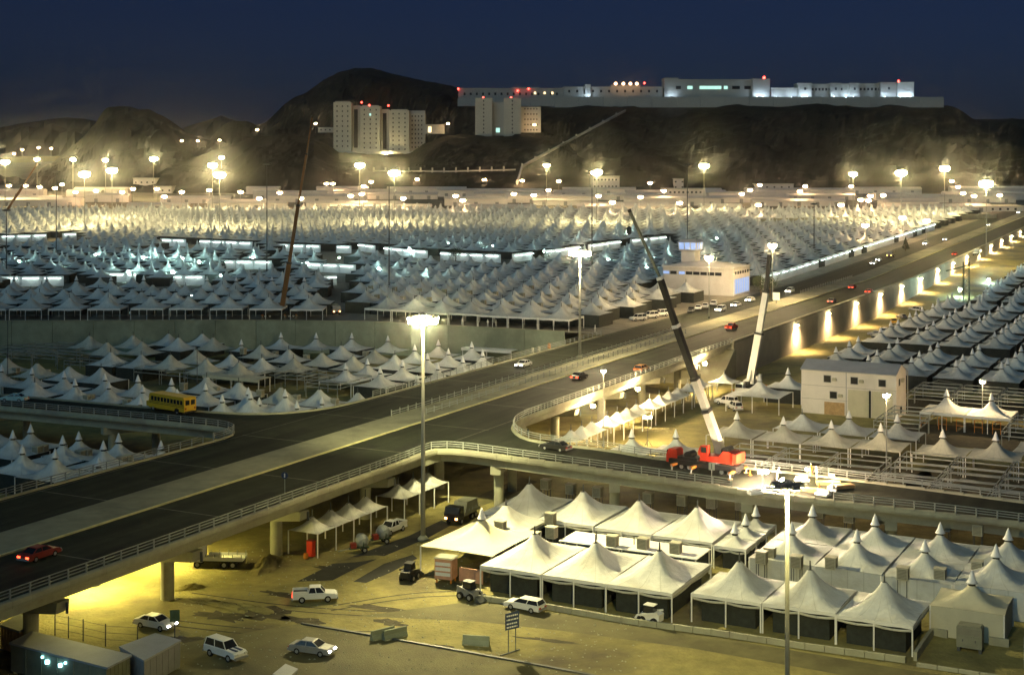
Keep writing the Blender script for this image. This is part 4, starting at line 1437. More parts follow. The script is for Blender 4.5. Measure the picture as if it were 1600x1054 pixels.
# low terminal building on the terrace by the highway
bp = SW(246, -27)
t = thing('terminal_building', 'pale low building with blue-lit glass front beside the highway', 'building', bp, ROT)
W_, D_, H_ = 23, 16.5, 8.6
MB().box(0, W_, 0, D_, 0, H_).build('wall', M['wall_white'], t)
MB().add([(-.4, -.4, H_ + .003), (W_ + .4, -.4, H_ + .003), (W_ + .4, D_ + .4, H_ + .003), (-.4, D_ + .4, H_ + .003), (W_ * .5, D_ * .5, H_ + 1.6), (-.4, -.4, H_ - .4), (W_ + .4, -.4, H_ - .4), (W_ + .4, D_ + .4, H_ - .4), (-.4, D_ + .4, H_ - .4)],
         [(0, 1, 4), (1, 2, 4), (2, 3, 4), (3, 0, 4), (0, 5, 6, 1), (1, 6, 7, 2), (2, 7, 8, 3), (3, 8, 5, 0)]).build('roof', M['wall_white'], t)
for i, x in enumerate((2.2, 7.4, 12.2, 17.0)):
    for dx in (-1.2, 1.2):
        window(t, x + dx, 6.6, 2.0, .9, 0, M['win_blue'] if i < 2 and dx < 0 else M['glass'])
for i in range(6):
    f = MB().box(W_ + .003, W_ + .12, 1.2 + i * 2.4, 3.4 + i * 2.4, .5, 5.0).build('glass_panel', M['win_blue'], t)
    MB().box(W_ + .125, W_ + .2, 1.1 + i * 2.4, 1.25 + i * 2.4, .3, 5.1).build('mullion', M['white'], f)
    window(t, 2.3 + i * 2.4, 6.9, 1.1, .8, W_, axis='y')
# control tower
bp = PD(1079, 405, 470)
t = thing('control_tower', 'small pale watchtower with blue-lit glass cab behind the terminal', 'tower', (bp.x, bp.y, zt(470)), ROT)
hh = 15.5
MB().box(-2.4, 2.4, -2.4, 2.4, 0, hh - 3.6).build('shaft', M['wall_white'], t)
MB().frustum((-2.5, 2.5, -2.5, 2.5, hh - 3.59), (-3.1, 3.1, -3.1, 3.1, hh - 2.9)).build('cab_floor', M['wall_white'], t)
cb = MB().frustum((-2.9, 2.9, -2.9, 2.9, hh - 2.88), (-3.1, 3.1, -3.1, 3.1, hh - .6)).build('cab_glass', M['win_blue'], t)
for x in (-2.95, -1, 1, 2.95):
    MB().bar((x, -3.02, hh - 2.9), (x * 1.05, -3.2, hh - .6), .25, .2).build('mullion', M['white'], cb)
    MB().bar((3.02, x, hh - 2.9), (3.2, x * 1.05, hh - .6), .25, .2).build('mullion', M['white'], cb)
MB().frustum((-3.6, 3.6, -3.6, 3.6, hh - .58), (-2.6, 2.6, -2.6, 2.6, hh + .3)).build('roof', M['roof_grey'], t)

# tower blocks on the hillside
def px_box(parent, x0, x1, y0, y1, Y, depth, name, m):
    """a block whose front at distance Y covers the given pixels; returns local extents"""
    a = PD(x0, y1, Y)
    b = PD(x1, y0, Y)
    q = parent.location
    MB().box(a.x - q.x, b.x - q.x, Y - q.y, Y + depth - q.y, a.z - q.z, b.z - q.z).build(name, m, parent)
    return a.x - q.x, b.x - q.x, Y - q.y, a.z - q.z, b.z - q.z

win_me = {}
def win_grid(parent, ext, cols, rows, w_, h_, m=None, x_mar=.2, z0=.1, z1=.92, lit=()):
    x0, x1, y, za, zb = ext
    m = m or M['glass']
    key = ('win', w_, h_)
    me = shared(key, lambda: MB().box(-w_ / 2, w_ / 2, -.1, .02, -h_ / 2, h_ / 2).mesh('window', M['glass']))
    for j in range(rows):
        for i in range(cols):
            x = x0 + (x1 - x0) * (x_mar + (1 - 2 * x_mar) * (i / max(1, cols - 1) if cols > 1 else .5))
            z = za + (zb - za) * (z0 + (z1 - z0) * (j / max(1, rows - 1) if rows > 1 else .5))
            if (i, j) in lit:
                MB().box(-w_ * .7, w_ * .7, -.14, .02, -h_ * .7, h_ * .7).build('window', M['win_lit'], parent, (x, y, z))
            else:
                inst('window', me, parent, (x, y, z))

b0 = PD(590, 241, 1310)
t = thing('tower_block', 'tall pale apartment block of three slabs on the left hillside terrace', 'building', b0)
for i, (x0, x1, y0, y1) in enumerate(((521, 549, 160, 236), (563, 594, 166, 238), (608, 639, 172.5, 240))):
    e = px_box(t, x0, x1, y0, y1, 1310, 16, 'slab', M['tower_wall'])
    win_grid(t, e, 3, 9, 1.1, 1.5, lit=((1, 7),) if i == 1 else ())
    a = PD(x0 + 4, y1, 1312)
    px_box(t, x0 + (x1 - x0) * .1, x1 - (x1 - x0) * .1, y0 - 1.5, y0, 1312, 10, 'parapet', M['far_wall'])
for x0, x1, y0, y1 in ((549, 563, 165, 236), (594, 608, 171, 238)):
    px_box(t, x0, x1, y0, y1, 1318, 10, 'recess_wall', M['far_wall'])
    px_box(t, x0 + 4, x1 - 4, y0 + 6, y1 - 5, 1317.9, .05, 'stair_glazing', M['glass'])
e = px_box(t, 639, 664, 177, 236, 1322, 16, 'wing', M['tower_wall'])
win_grid(t, e, 4, 8, 1.1, 1.5)
px_box(t, 640, 664, 173, 177, 1326, 10, 'roof_frame', M['far_wall'])
px_box(t, 513, 648, 236, 243, 1306, 12, 'podium', M['far_wall'])
for x, y in ((565, 160), (577, 164.5), (607, 165)):
    p = PD(x, y, 1312) - b0
    MB().lathe([(.3, -.8), (.95, 0), (.3, .8)], 8).build('beacon', M['red_beacon'], t, p)
b0 = PD(790, 213, 1310)
t = thing('tower_block', 'pale apartment block of two slim slabs right of the larger one', 'building', b0)
for x0, x1 in ((742.5, 769), (787, 814)):
    e = px_box(t, x0, x1, 153, 213, 1310, 14, 'slab', M['tower_wall'])
    win_grid(t, e, 1, 9, 1.1, 1.5)
px_box(t, 769, 787, 160, 212, 1317, 8, 'recess_wall', M['far_wall'])
e = px_box(t, 814, 845, 167, 207, 1320, 12, 'wing', M['tower_wall'])
win_grid(t, e, 5, 5, 1.2, 1.4)
for x in (755, 798.5):
    MB().lathe([(.3, -.8), (.95, 0), (.3, .8)], 8).build('beacon', M['red_beacon'], t, PD(x, 152.4, 1311) - b0)
e = px_box(t, 775, 781, 200, 207, 1316.9, .1, 'lit_doorway', M['win_lit'])
# small lit houses and road by the towers
b0 = PD(680, 210, 1318)
t = thing('small_house', 'low lamplit house just right of the three-slab tower block', 'building', b0)
px_box(t, 664, 694, 196, 209, 1318, 10, 'wall', M['tower_wall'])
px_box(t, 663, 695, 194.5, 196, 1317, 12, 'roof', M['far_wall'])
px_box(t, 669, 674, 198, 207, 1317.8, .1, 'lit_doorway', M['win_warm'])
b0 = PD(500, 205, 1320)
t = thing('small_house', 'low pale house left of the three-slab tower block', 'building', b0)
e = px_box(t, 497, 520, 199, 207, 1322, 8, 'wall', M['far_wall'])
win_grid(t, e, 3, 1, 1.3, 1.3)

# palace on the plateau
b0 = PD(1100, 163, 1446)
t = thing('plateau_wall', 'long pale boundary wall along the top of the plateau', 'wall', b0)
xs_ = [715 + 38 * i for i in range(21)]
for a, b in zip(xs_, xs_[1:]):
    px_box(t, a, b - .5, 151.5 if a > 860 else 154, 168 if a > 860 else 166, 1444, 1.2, 'wall_panel', M['far_wall'])
lit_px = []
def far_building(label, spans, Y=1462, name='palace_building'):
    x_c = sum(s_[0] + s_[1] for s_ in spans) / 2 / len(spans)
    b0 = PD(x_c, 163, Y)
    t = thing(name, label, 'building', b0)
    for (x0, x1, y0, y1, cols, rows, dY) in spans:
        e = px_box(t, x0, x1, y0, y1, Y + dY, 26, 'wall', M['far_wall'])
        if cols:
            win_grid(t, e, cols, rows, 2.0, 2.6, x_mar=.06, z0=.45 if rows == 1 else .3, z1=.8)
        px_box(t, x0 - .6, x1 + .6, y0 - 1.2, y0, Y + dY - .5, 27, 'cornice', M['tower_wall'])
    return t
t = far_building('long low palace wing at the left end of the plateau', [(716, 880, 139, 160, 16, 1, 0), (800, 842, 137.5, 139, 0, 0, 8)], 1470)
for x, y in ((716, 139), (809, 142), (826, 139)):
    MB().lathe([(.4, -1), (1.1, 0), (.4, 1)], 8).build('beacon', M['red_beacon'], t, PD(x, y, 1468) - t.location)
for x in (836, 851, 863):
    MB().box(-1, 1, -.2, .2, -1.2, 1.2).build('lit_window', M['win_warm'], t, PD(x, 145.5, 1469.7) - t.location)
M['roof_flood'] = emat('roof_floodlight', (1.0, .55, .28), 9)
t = far_building('palace wing with four roof floodlights on the plateau', [(880, 1036, 137, 152, 12, 1, 0), (914, 923, 133, 152, 0, 0, -3), (955, 1000, 134, 137, 0, 0, 6)], 1466)
for x in (962, 974, 985, 995):
    MB().lathe([(.5, -1.6), (1.9, 0), (.5, 1.6)], 10).build('floodlight', M['roof_flood'], t, PD(x, 131, 1460) - t.location)
MB().lathe([(.4, -1), (1.1, 0), (.4, 1)], 8).build('beacon', M['red_beacon'], t, PD(1007, 130, 1466) - t.location)
t = far_building('largest palace block with a lit band of windows and red beacon', [(1038, 1176, 125.5, 152, 0, 0, 0), (1176, 1203, 124.5, 152, 0, 0, -4), (1038, 1060, 123, 125.5, 0, 0, 2)], 1464)
for x, wd, m_ in ((1078, 4, M['win_lit']), (1110, 17, M['win_lit']), (1134, 3, M['win_lit']), (1060, 4, M['glass']), (1150, 6, M['glass']), (1168, 5, M['glass'])):
    a = PD(x - wd, 139.5, 1463.9)
    b = PD(x + wd, 134.5, 1463.9)
    MB().box(a.x, b.x, -.15, .02, a.z, b.z).build('window', m_, t, Vector((0, 1463.9, 0)) - t.location)
MB().lathe([(.5, -1.4), (1.5, 0), (.5, 1.4)], 8).build('beacon', M['red_beacon'], t, PD(1194, 121.5, 1464) - t.location)
t = far_building('palace wing with white-lit corner pavilions at the right end', [(1248, 1268, 131, 152, 1, 1, -4), (1268, 1298, 132.5, 152, 6, 1, 2), (1298, 1314, 131, 152, 1, 1, -4), (1314, 1328, 132, 152, 2, 1, 2), (1328, 1343, 131, 152, 1, 1, -4),
                                                                              (1343, 1376, 132, 152, 6, 1, 2), (1376, 1402, 130, 152, 1, 1, -4), (1402, 1428, 129.5, 152, 0, 0, -6)], 1462)
MB().lathe([(.4, -1.2), (1.2, 0), (.4, 1.2)], 8).build('beacon', M['red_beacon'], t, PD(1404, 127, 1456) - t.location)
t = far_building('low white annex between the two largest palace blocks', [(1205, 1247, 138.5, 152, 0, 0, 0)], 1464, 'annex')
M['palace_lamp'] = emat('palace_floodlight', (.62, .80, 1.0), 170)
for i, (x, Y) in enumerate(((918, 1458), (1050, 1459), (1184, 1455), (1193, 1455), (1215, 1459), (1238, 1459), (1254, 1453), (1263, 1453), (1304, 1453), (1323, 1459), (1335, 1453), (1384, 1453), (1408, 1451), (1416, 1451), (1424, 1451))):
    p = PD(x, 152.0, Y)
    l = thing('ground_floodlight', 'white floodlight washing the palace walls, %s from the left along the plateau' % nth(i + 1), 'floodlight', p, 0, 'floodlights along the palace walls')
    MB().box(-.8, .8, .1, .9, 0, .7).build('lamp', M['palace_lamp'], l)
    MB().box(-.9, .9, -.15, .05, 0, .8).build('housing', M['steel_dark'], l)

# stepped boundary wall climbing the hill, and the fence at its foot
def hill_line(pts, step, label, name, wdt, hgt, part, cat, posts=False):
    q = []
    for (x0, y0), (x1, y1) in zip(pts, pts[1:]):
        n_ = max(2, int(math.hypot(x1 - x0, y1 - y0) / step))
        for i in range(n_):
            h = on_ground(x0 + (x1 - x0) * i / n_, y0 + (y1 - y0) * i / n_)
            if h and h.y < 1640:
                q.append(h)
    t = thing(name, label, cat, q[0])
    for i, (a, b) in enumerate(zip(q, q[1:])):
        if (b - a).length > 150:
            continue
        zz = Vector((0, 0, hgt / 2))
        MB().bar(a - q[0] + zz, b - q[0] + zz, wdt, hgt).build(part, M['far_wall'], t)
        if posts and i % 3 == 0:
            MB().box(-.7, .7, -.7, .7, -1, 3.6).build('pillar', M['far_wall'], t, a - q[0])
    return t
hill_line([(808, 288), (816, 262), (850, 243), (880, 227), (935, 197), (984, 171)], 7, 'pale stepped wall climbing the dark plateau slope', 'hill_wall', 1.6, 2.0, 'wall_block', 'wall', True)
hill_line([(584, 268), (700, 269), (812, 266)], 6, 'pale fence running level along the foot of the hill', 'hill_fence', .5, 1.2, 'fence_panel', 'fence', True)

# long lit sheds and houses on the far plain
def shed(px0, px1, Y, h, label, m=None, name='long_shed', dep=9, cat='shed'):
    a, b = (px0 - 800) / FPX * Y, (px1 - 800) / FPX * Y
    t = thing(name, label, cat, ((a + b) / 2, Y, height_at((a + b) / 2, Y)), 0, 'long low sheds on the far plain' if name == 'long_shed' else None)
    L = (b - a) / 2
    MB().box(-L, L, 0, dep, -1.5, h).build('wall', m or M['far_white'], t)
    MB().add([(-L - .4, -.5, h + .002), (L + .4, -.5, h + .002), (L + .4, dep / 2, h + 1.5), (-L - .4, dep / 2, h + 1.5), (-L - .4, dep + .5, h + .002), (L + .4, dep + .5, h + .002)], [(0, 1, 2, 3), (3, 2, 5, 4), (0, 3, 4), (1, 5, 2)]).build('roof', M['far_white'], t)
    dm = shared(('shed_door',), lambda: MB().box(-1.2, 1.2, -.08, .02, 0, 2.6).mesh('door', M['grey']))
    nd = max(2, int(L / 6))
    for i in range(nd):
        inst('door', dm, t, (-L + 2 * L * (i + .5) / nd, 0, 0))
    return t
rs = random.Random(5)
k = 0
for Y in (895, 925, 965, 1005, 1050, 1095, 1135):
    x = -40 + rs.uniform(0, 60)
    while x < 1500:
        ln = rs.uniform(50, 170)
        if rs.random() < .75:
            k += 1
            shed(x, x + ln, Y + rs.uniform(-8, 8), rs.uniform(3.2, 5.0), 'long low white shed glowing on the far plain, %s counted from the near left' % nth(min(k, 99)))
        x += ln + rs.uniform(15, 70)
def house(px0, px1, py0, py1, label, cols, rows):
    g = on_ground((px0 + px1) / 2, py1)
    Y = g.y
    t = thing('house', label, 'building', PD((px0 + px1) / 2, py1, Y))
    e = px_box(t, px0, px1, py0, py1 + 2, Y, 12, 'wall', M['far_white'])
    win_grid(t, e, cols, rows, 1.4, 1.4, x_mar=.12, z0=.3, z1=.78)
    px_box(t, px0 - 1, px1 + 1, py0 - 1, py0, Y - .3, 13, 'parapet', M['tower_wall'])
house(924, 968, 276, 296, 'white three storey house behind the tall central lamp', 7, 2)
house(1040, 1102, 296, 314, 'white two storey house below the right hillside lamps', 8, 2)
house(1054, 1068, 280, 296, 'small block standing behind the white two storey house', 2, 2)
house(1108, 1160, 302, 316, 'blank pale building right of the white two storey house', 6, 1)
house(208, 243, 279, 290, 'pale flat-roofed building below the brightest left lamp', 4, 1)
house(240, 268, 292, 302, 'small pale building right below the flat-roofed one', 3, 1)
house(1490, 1600, 322, 330, 'low pale building at the far end of the highway', 8, 1)
house(1180, 1240, 288, 296, 'low pale building at the foot of the plateau slope', 5, 1)

# distant overpass
t = thing('distant_overpass', 'yellow-lit distant overpass meeting the highway from the left', 'bridge', (PD(1400, 350, 800).x, 800, zt(800)))
oa, ob = PD(1190, 345, 760), PD(1552, 337, 830)
MB().slab([oa + Vector((0, 4, 0)), ob + Vector((0, 6, 0))], [oa - Vector((0, 4, 0)), ob - Vector((0, 6, 0))], 1.3).world('deck', M['concrete'], t)
for sy in (-4, 4):
    MB().bar(oa + Vector((0, sy, .5)), ob + Vector((0, sy * 1.4, .5)), .3, 1.0).world('parapet', M['concrete'], t)
for i in range(9):
    c = oa.lerp(ob, (i + .5) / 9)
    MB().box(c.x - 1, c.x + 1, c.y - 3, c.y + 3, zt(c.y) - .3, c.z - 1.3).world('pier', M['concrete'], t)
# ------------------------------------------------------------------ vehicles
HEAD_U = math.atan2(.889, .458)
def wheel(parent, x, y, r=.33, wd=.22):
    tm = shared(('tyre', r, wd), lambda: MB().tube((0, -wd / 2, 0), (0, wd / 2, 0), r, n=14).mesh('wheel', M['rubber']))
    rm = shared(('rim', r, wd), lambda: MB().tube((0, -wd / 2 - .02, 0), (0, wd / 2 + .02, 0), r * .55, n=10).mesh('rim', M['chrome']))
    w_ = inst('wheel', tm, parent, (x, y, r))
    inst('rim', rm, w_)

CARS = {
    'sedan': dict(L=4.6, body=[(-2.3, .32), (-2.32, .62), (-2.24, .90), (-1.45, .99), (.85, .97), (2.05, .82), (2.3, .62), (2.28, .32)], gb=(-1.65, 1.05), gt=(-1.0, .35), h=1.42),
    'wagon': dict(L=4.6, body=[(-2.3, .32), (-2.32, .62), (-2.27, .95), (-1.45, .97), (.85, .97), (2.05, .82), (2.3, .62), (2.28, .32)], gb=(-2.2, 1.05), gt=(-1.95, .35), h=1.45),
    'suv': dict(L=4.8, body=[(-2.35, .45), (-2.38, .8), (-2.33, 1.12), (-1.4, 1.15), (.75, 1.15), (2.15, 1.06), (2.35, .85), (2.33, .45)], gb=(-2.25, .95), gt=(-2.1, .40), h=1.85),
    'pickup': dict(L=5.0, body=[(-2.5, .45), (-2.52, .8), (-2.5, 1.10), (-.4, 1.10), (.95, 1.10), (2.25, 1.0), (2.5, .82), (2.48, .45)], gb=(-.75, 1.15), gt=(-.55, .6), h=1.72),
}
def car(kind, m, px, py, z, head, label, group=None, head_on=False, tail_on=False, name=None, at=None, stripe=None):
    c = CARS[kind]
    p = at if at is not None else P(px, py, z)
    t = thing(name or {'sedan': 'car', 'wagon': 'estate_car', 'suv': 'jeep', 'pickup': 'pickup_truck'}[kind], label, 'car' if kind != 'pickup' else 'pickup', (p.x, p.y, z), head, group)
    hw = .86
    def fb():
        b = MB()
        ys_ = ((-hw + .07, .94), (-hw, .97), (hw, .97), (hw - .07, .94))
        n_ = len(c['body'])
        sec = [(-hw, .96), (-hw + .08, 1.0), (hw - .08, 1.0), (hw, .96)]
        vs = []
        for y, k in sec:
            for x, z_ in c['body']:
                vs.append((x * (1 if abs(y) < hw - .05 else .985), y, z_ if abs(y) < hw - .05 else z_ - .05 * (z_ > .8)))
        fs = [tuple(range(n_)), tuple(range(3 * n_, 4 * n_))[::-1]]
        for j in range(3):
            fs += [(j * n_ + i, (j + 1) * n_ + i, (j + 1) * n_ + (i + 1) % n_, j * n_ + (i + 1) % n_) for i in range(n_)]
        return b.add(vs, fs).mesh('body', m)
    bd = inst('body', shared(('car_body', kind, m.name), fb), t)
    zb = c['body'][3][1] - .02
    g = inst('windows', shared(('car_glass', kind), lambda: MB().frustum((c['gb'][0], c['gb'][1], -.78, .78, zb), (c['gt'][0], c['gt'][1], -.62, .62, c['h'] - .06)).mesh('windows', M['glass'])), t)
    inst('roof', shared(('car_roof', kind, m.name), lambda: MB().frustum((c['gt'][0] - .06, c['gt'][1] + .06, -.65, .65, c['h'] - .058), (c['gt'][0] + .1, c['gt'][1] - .1, -.55, .55, c['h'])).mesh('roof', m)), t)
    def pil():
        b = MB()
        for sy in (-1, 1):
            for f_ in (0, .48, 1):
                xb = c['gb'][0] + (c['gb'][1] - c['gb'][0]) * f_
                xt = c['gt'][0] + (c['gt'][1] - c['gt'][0]) * f_
                b.bar((xb, sy * .785, zb), (xt, sy * .63, c['h'] - .05), .07, .07)
        return b.mesh('pillars', m)
    inst('pillars', shared(('pil', kind, m.name), pil), t)
    if kind == 'pickup':
        MB().box(-2.4, -.85, -.7, .7, 1.06, 1.112).build('bed_floor', M['black'], t)
        for y in (-.83, .83):
            MB().box(-2.48, -.82, y - .06, y + .06, 1.08, 1.34).build('bed_side', m, t)
        MB().box(-2.52, -2.44, -.77, .77, 1.05, 1.34).build('tailgate', m, t)
    if stripe:
        for y in (-.3, .3):
            MB().box(1.0, 2.15, y - .12, y + .12, c['body'][4][1] - .06, c['body'][4][1] + .012).build('bonnet_stripe', stripe, t)
    xw = c['L'] * .29
    rw_ = .33 if kind in ('sedan', 'wagon') else .38
    for x in (-xw, xw):
        for y in (-.76, .76):
            wheel(t, x, y, rw_)
    zf = c['body'][5][1] - .22
    for y in (-.6, .6):
        inst('headlight', shared(('hl', head_on), lambda: MB().box(-.05, .06, -.2, .2, -.09, .09).mesh('headlight', M['head'] if head_on else M['head_off'])), t, (c['L'] / 2 - .02, y, zf))
        inst('taillight', shared(('tl', tail_on), lambda: MB().box(-.06, .05, -.2, .2, -.1, .1).mesh('taillight', M['tail'] if tail_on else M['tail_off'])), t, (-c['L'] / 2 - .0, y, zf + .05))
    inst('bumper', shared(('bump',), lambda: MB().box(-.08, .12, -.84, .84, -.12, .1).mesh('bumper', M['grey'])), t, (c['L'] / 2, 0, .48))
    inst('bumper', shared(('bump',), None), t, (-c['L'] / 2 - .06, 0, .48))
    return t

# front yard
car('wagon', M['white'], 820, 952, 0, ROT + R(175), 'white estate car parked before the cream tents')
car('pickup', M['white'], 492, 938, 0, R(8), 'white pickup with red tail lights crossing the sandy yard', tail_on=True)
car('suv', M['white'], 352, 1026, 0, R(-38), 'white jeep with dark bonnet stripes beside the cabins', stripe=M['blue'])
car('sedan', M['grey'], 488, 1020, 0, R(-20), 'grey car with headlights on driving along the lower road', head_on=True)
car('sedan', M['white'], 243, 980, 0, R(-26), 'pale car with headlights on beneath the flyover lamp', head_on=True)
car('pickup', M['white'], 612, 832, 0, HEAD_U + R(178), 'white pickup parked beside the yellow-lit awning')
# on the ramp and side road
rz = ramp_pt(868, 702).z
car('sedan', M['black'], 868, 703, rz, ROT + R(172), 'dark sedan driving on the ramp behind the railing')
car('sedan', M['teal'], 22, 627, DECK, R(172), 'pale teal car at the left end of the side road')
# highway
ROADG = 'cars driving on the highway'
car('sedan', M['black'], 905, 592, DECK, HEAD_U, 'dark car with red tail lights on the near carriageway beside the median', ROADG, tail_on=True)
car('sedan', M['red_dark'], 62, 872, DECK, HEAD_U, 'dark red car with tail lights on the flyover at lower left', ROADG, tail_on=True)
car('sedan', M['white'], 818, 573, DECK, HEAD_U + R(180), 'pale car with glaring headlights on the far carriageway below the terrace wall', ROADG, head_on=True)
car('wagon', M['orange'], 1003, 580, DECK, HEAD_U, 'orange lit estate car near the flyover railing above the awnings', ROADG, tail_on=True)
car('pickup', M['red'], 1143, 515, DECK, HEAD_U, 'red pickup on the near carriageway behind the white crane boom', ROADG, tail_on=True)
for i, (x, y, m_, k_) in enumerate(((1300, 473, M['grey'], 'sedan'), (1332, 451, M['red'], 'wagon'), (1358, 458, M['red'], 'sedan'), (1492, 399, M['red_dark'], 'sedan'))):
    q = lane_px([(x, y)])[0]
    car(k_, m_, 0, 0, q.z, HEAD_U, '%s car with red lights driving away, %s beyond the white crane' % (('grey', 'long red', 'small red', 'dark red')[i], nth(i + 1)), ROADG, tail_on=True, at=q)
for i, (x, y) in enumerate(((1126, 487), (1150, 479), (1172, 471), (1234, 458), (1365, 413), (1373, 408), (1446, 383), (1477, 376), (1545, 353), (1592, 334))):
    q = lane_px([(x, y)])[0]
    car('sedan' if i % 3 else 'suv', M['white'], 0, 0, q.z, HEAD_U + R(180), 'oncoming car with bright headlights on the far carriageway, %s from the near end' % nth(i + 1), ROADG, head_on=True, at=q)
PARK = 'cars parked by the terrace tents'
for i, (x, y, k_, m_) in enumerate(((997, 501, 'suv', M['white']), (1016, 497, 'suv', M['white']), (1032, 494, 'suv', M['white']), (1080, 487, 'sedan', M['black']), (1091, 484, 'sedan', M['white']), (1102, 481, 'sedan', M['white']), (1115, 477, 'wagon', M['white']))):
    car(k_, m_, x, y, DECK + .02, HEAD_U + R(150 if i < 3 else 195), '%s parked beside the terrace tents, %s from the left' % ({'suv': 'white jeep', 'sedan': 'car', 'wagon': 'white estate car'}[k_], nth(i + 1)), PARK)
for i, (x, y) in enumerate(((1400, 521), (1412, 506), (1424, 497), (1445, 487), (1475, 468), (1385, 524))):
    p = P(x, y, 0)
    car(('suv', 'pickup', 'sedan')[i % 3], (M['white'], M['yellow'], M['grey'])[i % 3], 0, 0, 0, HEAD_U + R(20 * i), 'vehicle parked below the retaining wall lamps, %s listed from the white building' % nth(i + 1), 'vehicles below the retaining wall', at=Vector((p.x - 3, p.y, 0)))
for i, (x, y) in enumerate(((1165, 612), (1148, 640), (1135, 632))):
    p = P(x, y, 0)
    car(('pickup', 'suv', 'suv')[i], M['white'], 0, 0, 0, HEAD_U + R(40 * i), 'white vehicle parked on the sand near the white crane, %s from its foot' % nth(i + 1), 'vehicles near the white crane', at=p)

# school bus on the side road
p = P(268, 643, DECK)
t = thing('school_bus', 'long yellow bus waiting on the side road behind its railing', 'bus', p, ROT + R(168))
MB().prof_y([(-4.9, .55), (-4.95, 1.2), (-4.9, 2.7), (-4.6, 2.95), (4.1, 2.95), (4.45, 2.7), (4.6, 1.6), (4.6, .55)], -1.22, 1.22).build('body', M['yellow'], t)
MB().box(4.6, 5.5, -1.0, 1.0, .6, 1.45).build('bonnet', M['yellow'], t)
for i in range(10):
    for sy in (-1, 1):
        f = MB().box(-4.5 + i * .86, -3.85 + i * .86, sy * 1.225 - .015, sy * 1.225 + .015, 1.75, 2.45).build('window', M['glass'], t)
for y in (-.55, .55):
    MB().box(-4.965, -4.93, y - .4, y + .4, 1.7, 2.5).build('rear_window', M['glass'], t)
    MB().box(-4.99, -4.94, y * 1.7 - .12, y * 1.7 + .12, 1.0, 1.3).build('taillight', M['tail_off'], t)
MB().box(4.45, 4.62, -1.1, 1.1, 1.7, 2.6).build('windscreen', M['glass'], t)
for z in (1.35, 1.6):
    for sy in (-1, 1):
        MB().box(-4.85, 4.4, sy * 1.235 - .012, sy * 1.235 + .012, z - .03, z + .03).build('rub_rail', M['black'], t)
MB().box(-5.1, -4.96, -1.2, 1.2, .45, .7).build('bumper', M['black'], t)
for x in (-3.0, 3.4):
    for y in (-1.05, 1.05):
        wheel(t, x, y, .48, .3)
for sy in (-1.26, 1.26):
    MB().prof_y([(-3.6, .5), (-3.5, .95), (-3.0, 1.12), (-2.5, .95), (-2.4, .5)], sy - .02, sy + .02).build('wheel_arch', M['black'], t)

# lorries
def lorry(p, head, label, m, load=None, head_on=False, name='flatbed_lorry', L=6.8):
    t = thing(name, label, 'lorry', p, head)
    MB().box(-L / 2, L / 2, -.45, .45, .6, .85).build('chassis', M['black'], t)
    cab = MB().prof_y([(L / 2 - 1.75, .75), (L / 2 - 1.75, 2.35), (L / 2 - 1.55, 2.5), (L / 2 - .45, 2.45), (L / 2 - .05, 1.6), (L / 2, .75)], -1.1, 1.1).build('cab', m, t)
    MB().frustum((L / 2 - .42, L / 2 - .1, -.95, .95, 1.62), (L / 2 - .55, L / 2 - .44, -.9, .9, 2.38)).build('windscreen', M['glass'], cab)
    for sy in (-1.11, 1.11):
        MB().box(L / 2 - 1.5, L / 2 - .65, sy - .012, sy + .012, 1.6, 2.2).build('window', M['glass'], cab)
    bed = MB().box(-L / 2, L / 2 - 1.9, -1.15, 1.15, .95, 1.1).build('bed', m if load != 'dark' else M['khaki'], t)
    for i in range(5):
        for sy in (-1.12, 1.12):
            MB().box(-L / 2 + .1 + i * 1.1, -L / 2 + .18 + i * 1.1, sy - .04, sy + .04, 1.1, 1.75).build('stake', M['steel'], bed)
    for sy in (-1.15, 1.15):
        MB().box(-L / 2, L / 2 - 1.95, sy - .03, sy + .03, 1.1, 1.42).build('side_board', m if load != 'dark' else M['khaki'], bed)
    if load == 'dark':
        MB().prof_y([(-L / 2 + .3, 1.1), (-L / 2 + .6, 2.6), (.4, 2.7), (1.0, 1.1)], -1.0, 1.0).build('load', M['khaki'], t)
    for x in (-L * .32, -L * .16, L * .33):
        for y in (-.95, .95):
            wheel(t, x, y, .45, .3)
    for y in (-.8, .8):
        MB().box(L / 2 - .02, L / 2 + .08, y - .16, y + .16, .85, 1.1).build('headlight', M['amber'] if head_on else M['head_off'], t)
    return t
lorry(P(340, 884, 0), R(176), 'white flatbed lorry parked beneath the flyover in yellow light', M['white'])
lorry(P(722, 812, 0), HEAD_U + R(183), 'dark lorry with glowing headlights coming down the lane by the tents', M['black'], 'dark', True)
q = lane_px([(1392, 402)])[0]
lorry(q, HEAD_U + R(180), 'dark lorry coming toward the camera on the far carriageway', M['grey'], 'dark', True)
q = lane_px([(1526, 399)])[0]
lorry(q, HEAD_U, 'small pale lorry driving away on the near carriageway', M['white'])
q = P(522, 490, DECK)
lorry(q, R(-70), 'dark lorry with two orange headlights in the lane beside the ochre crane', M['grey'], 'dark', True)

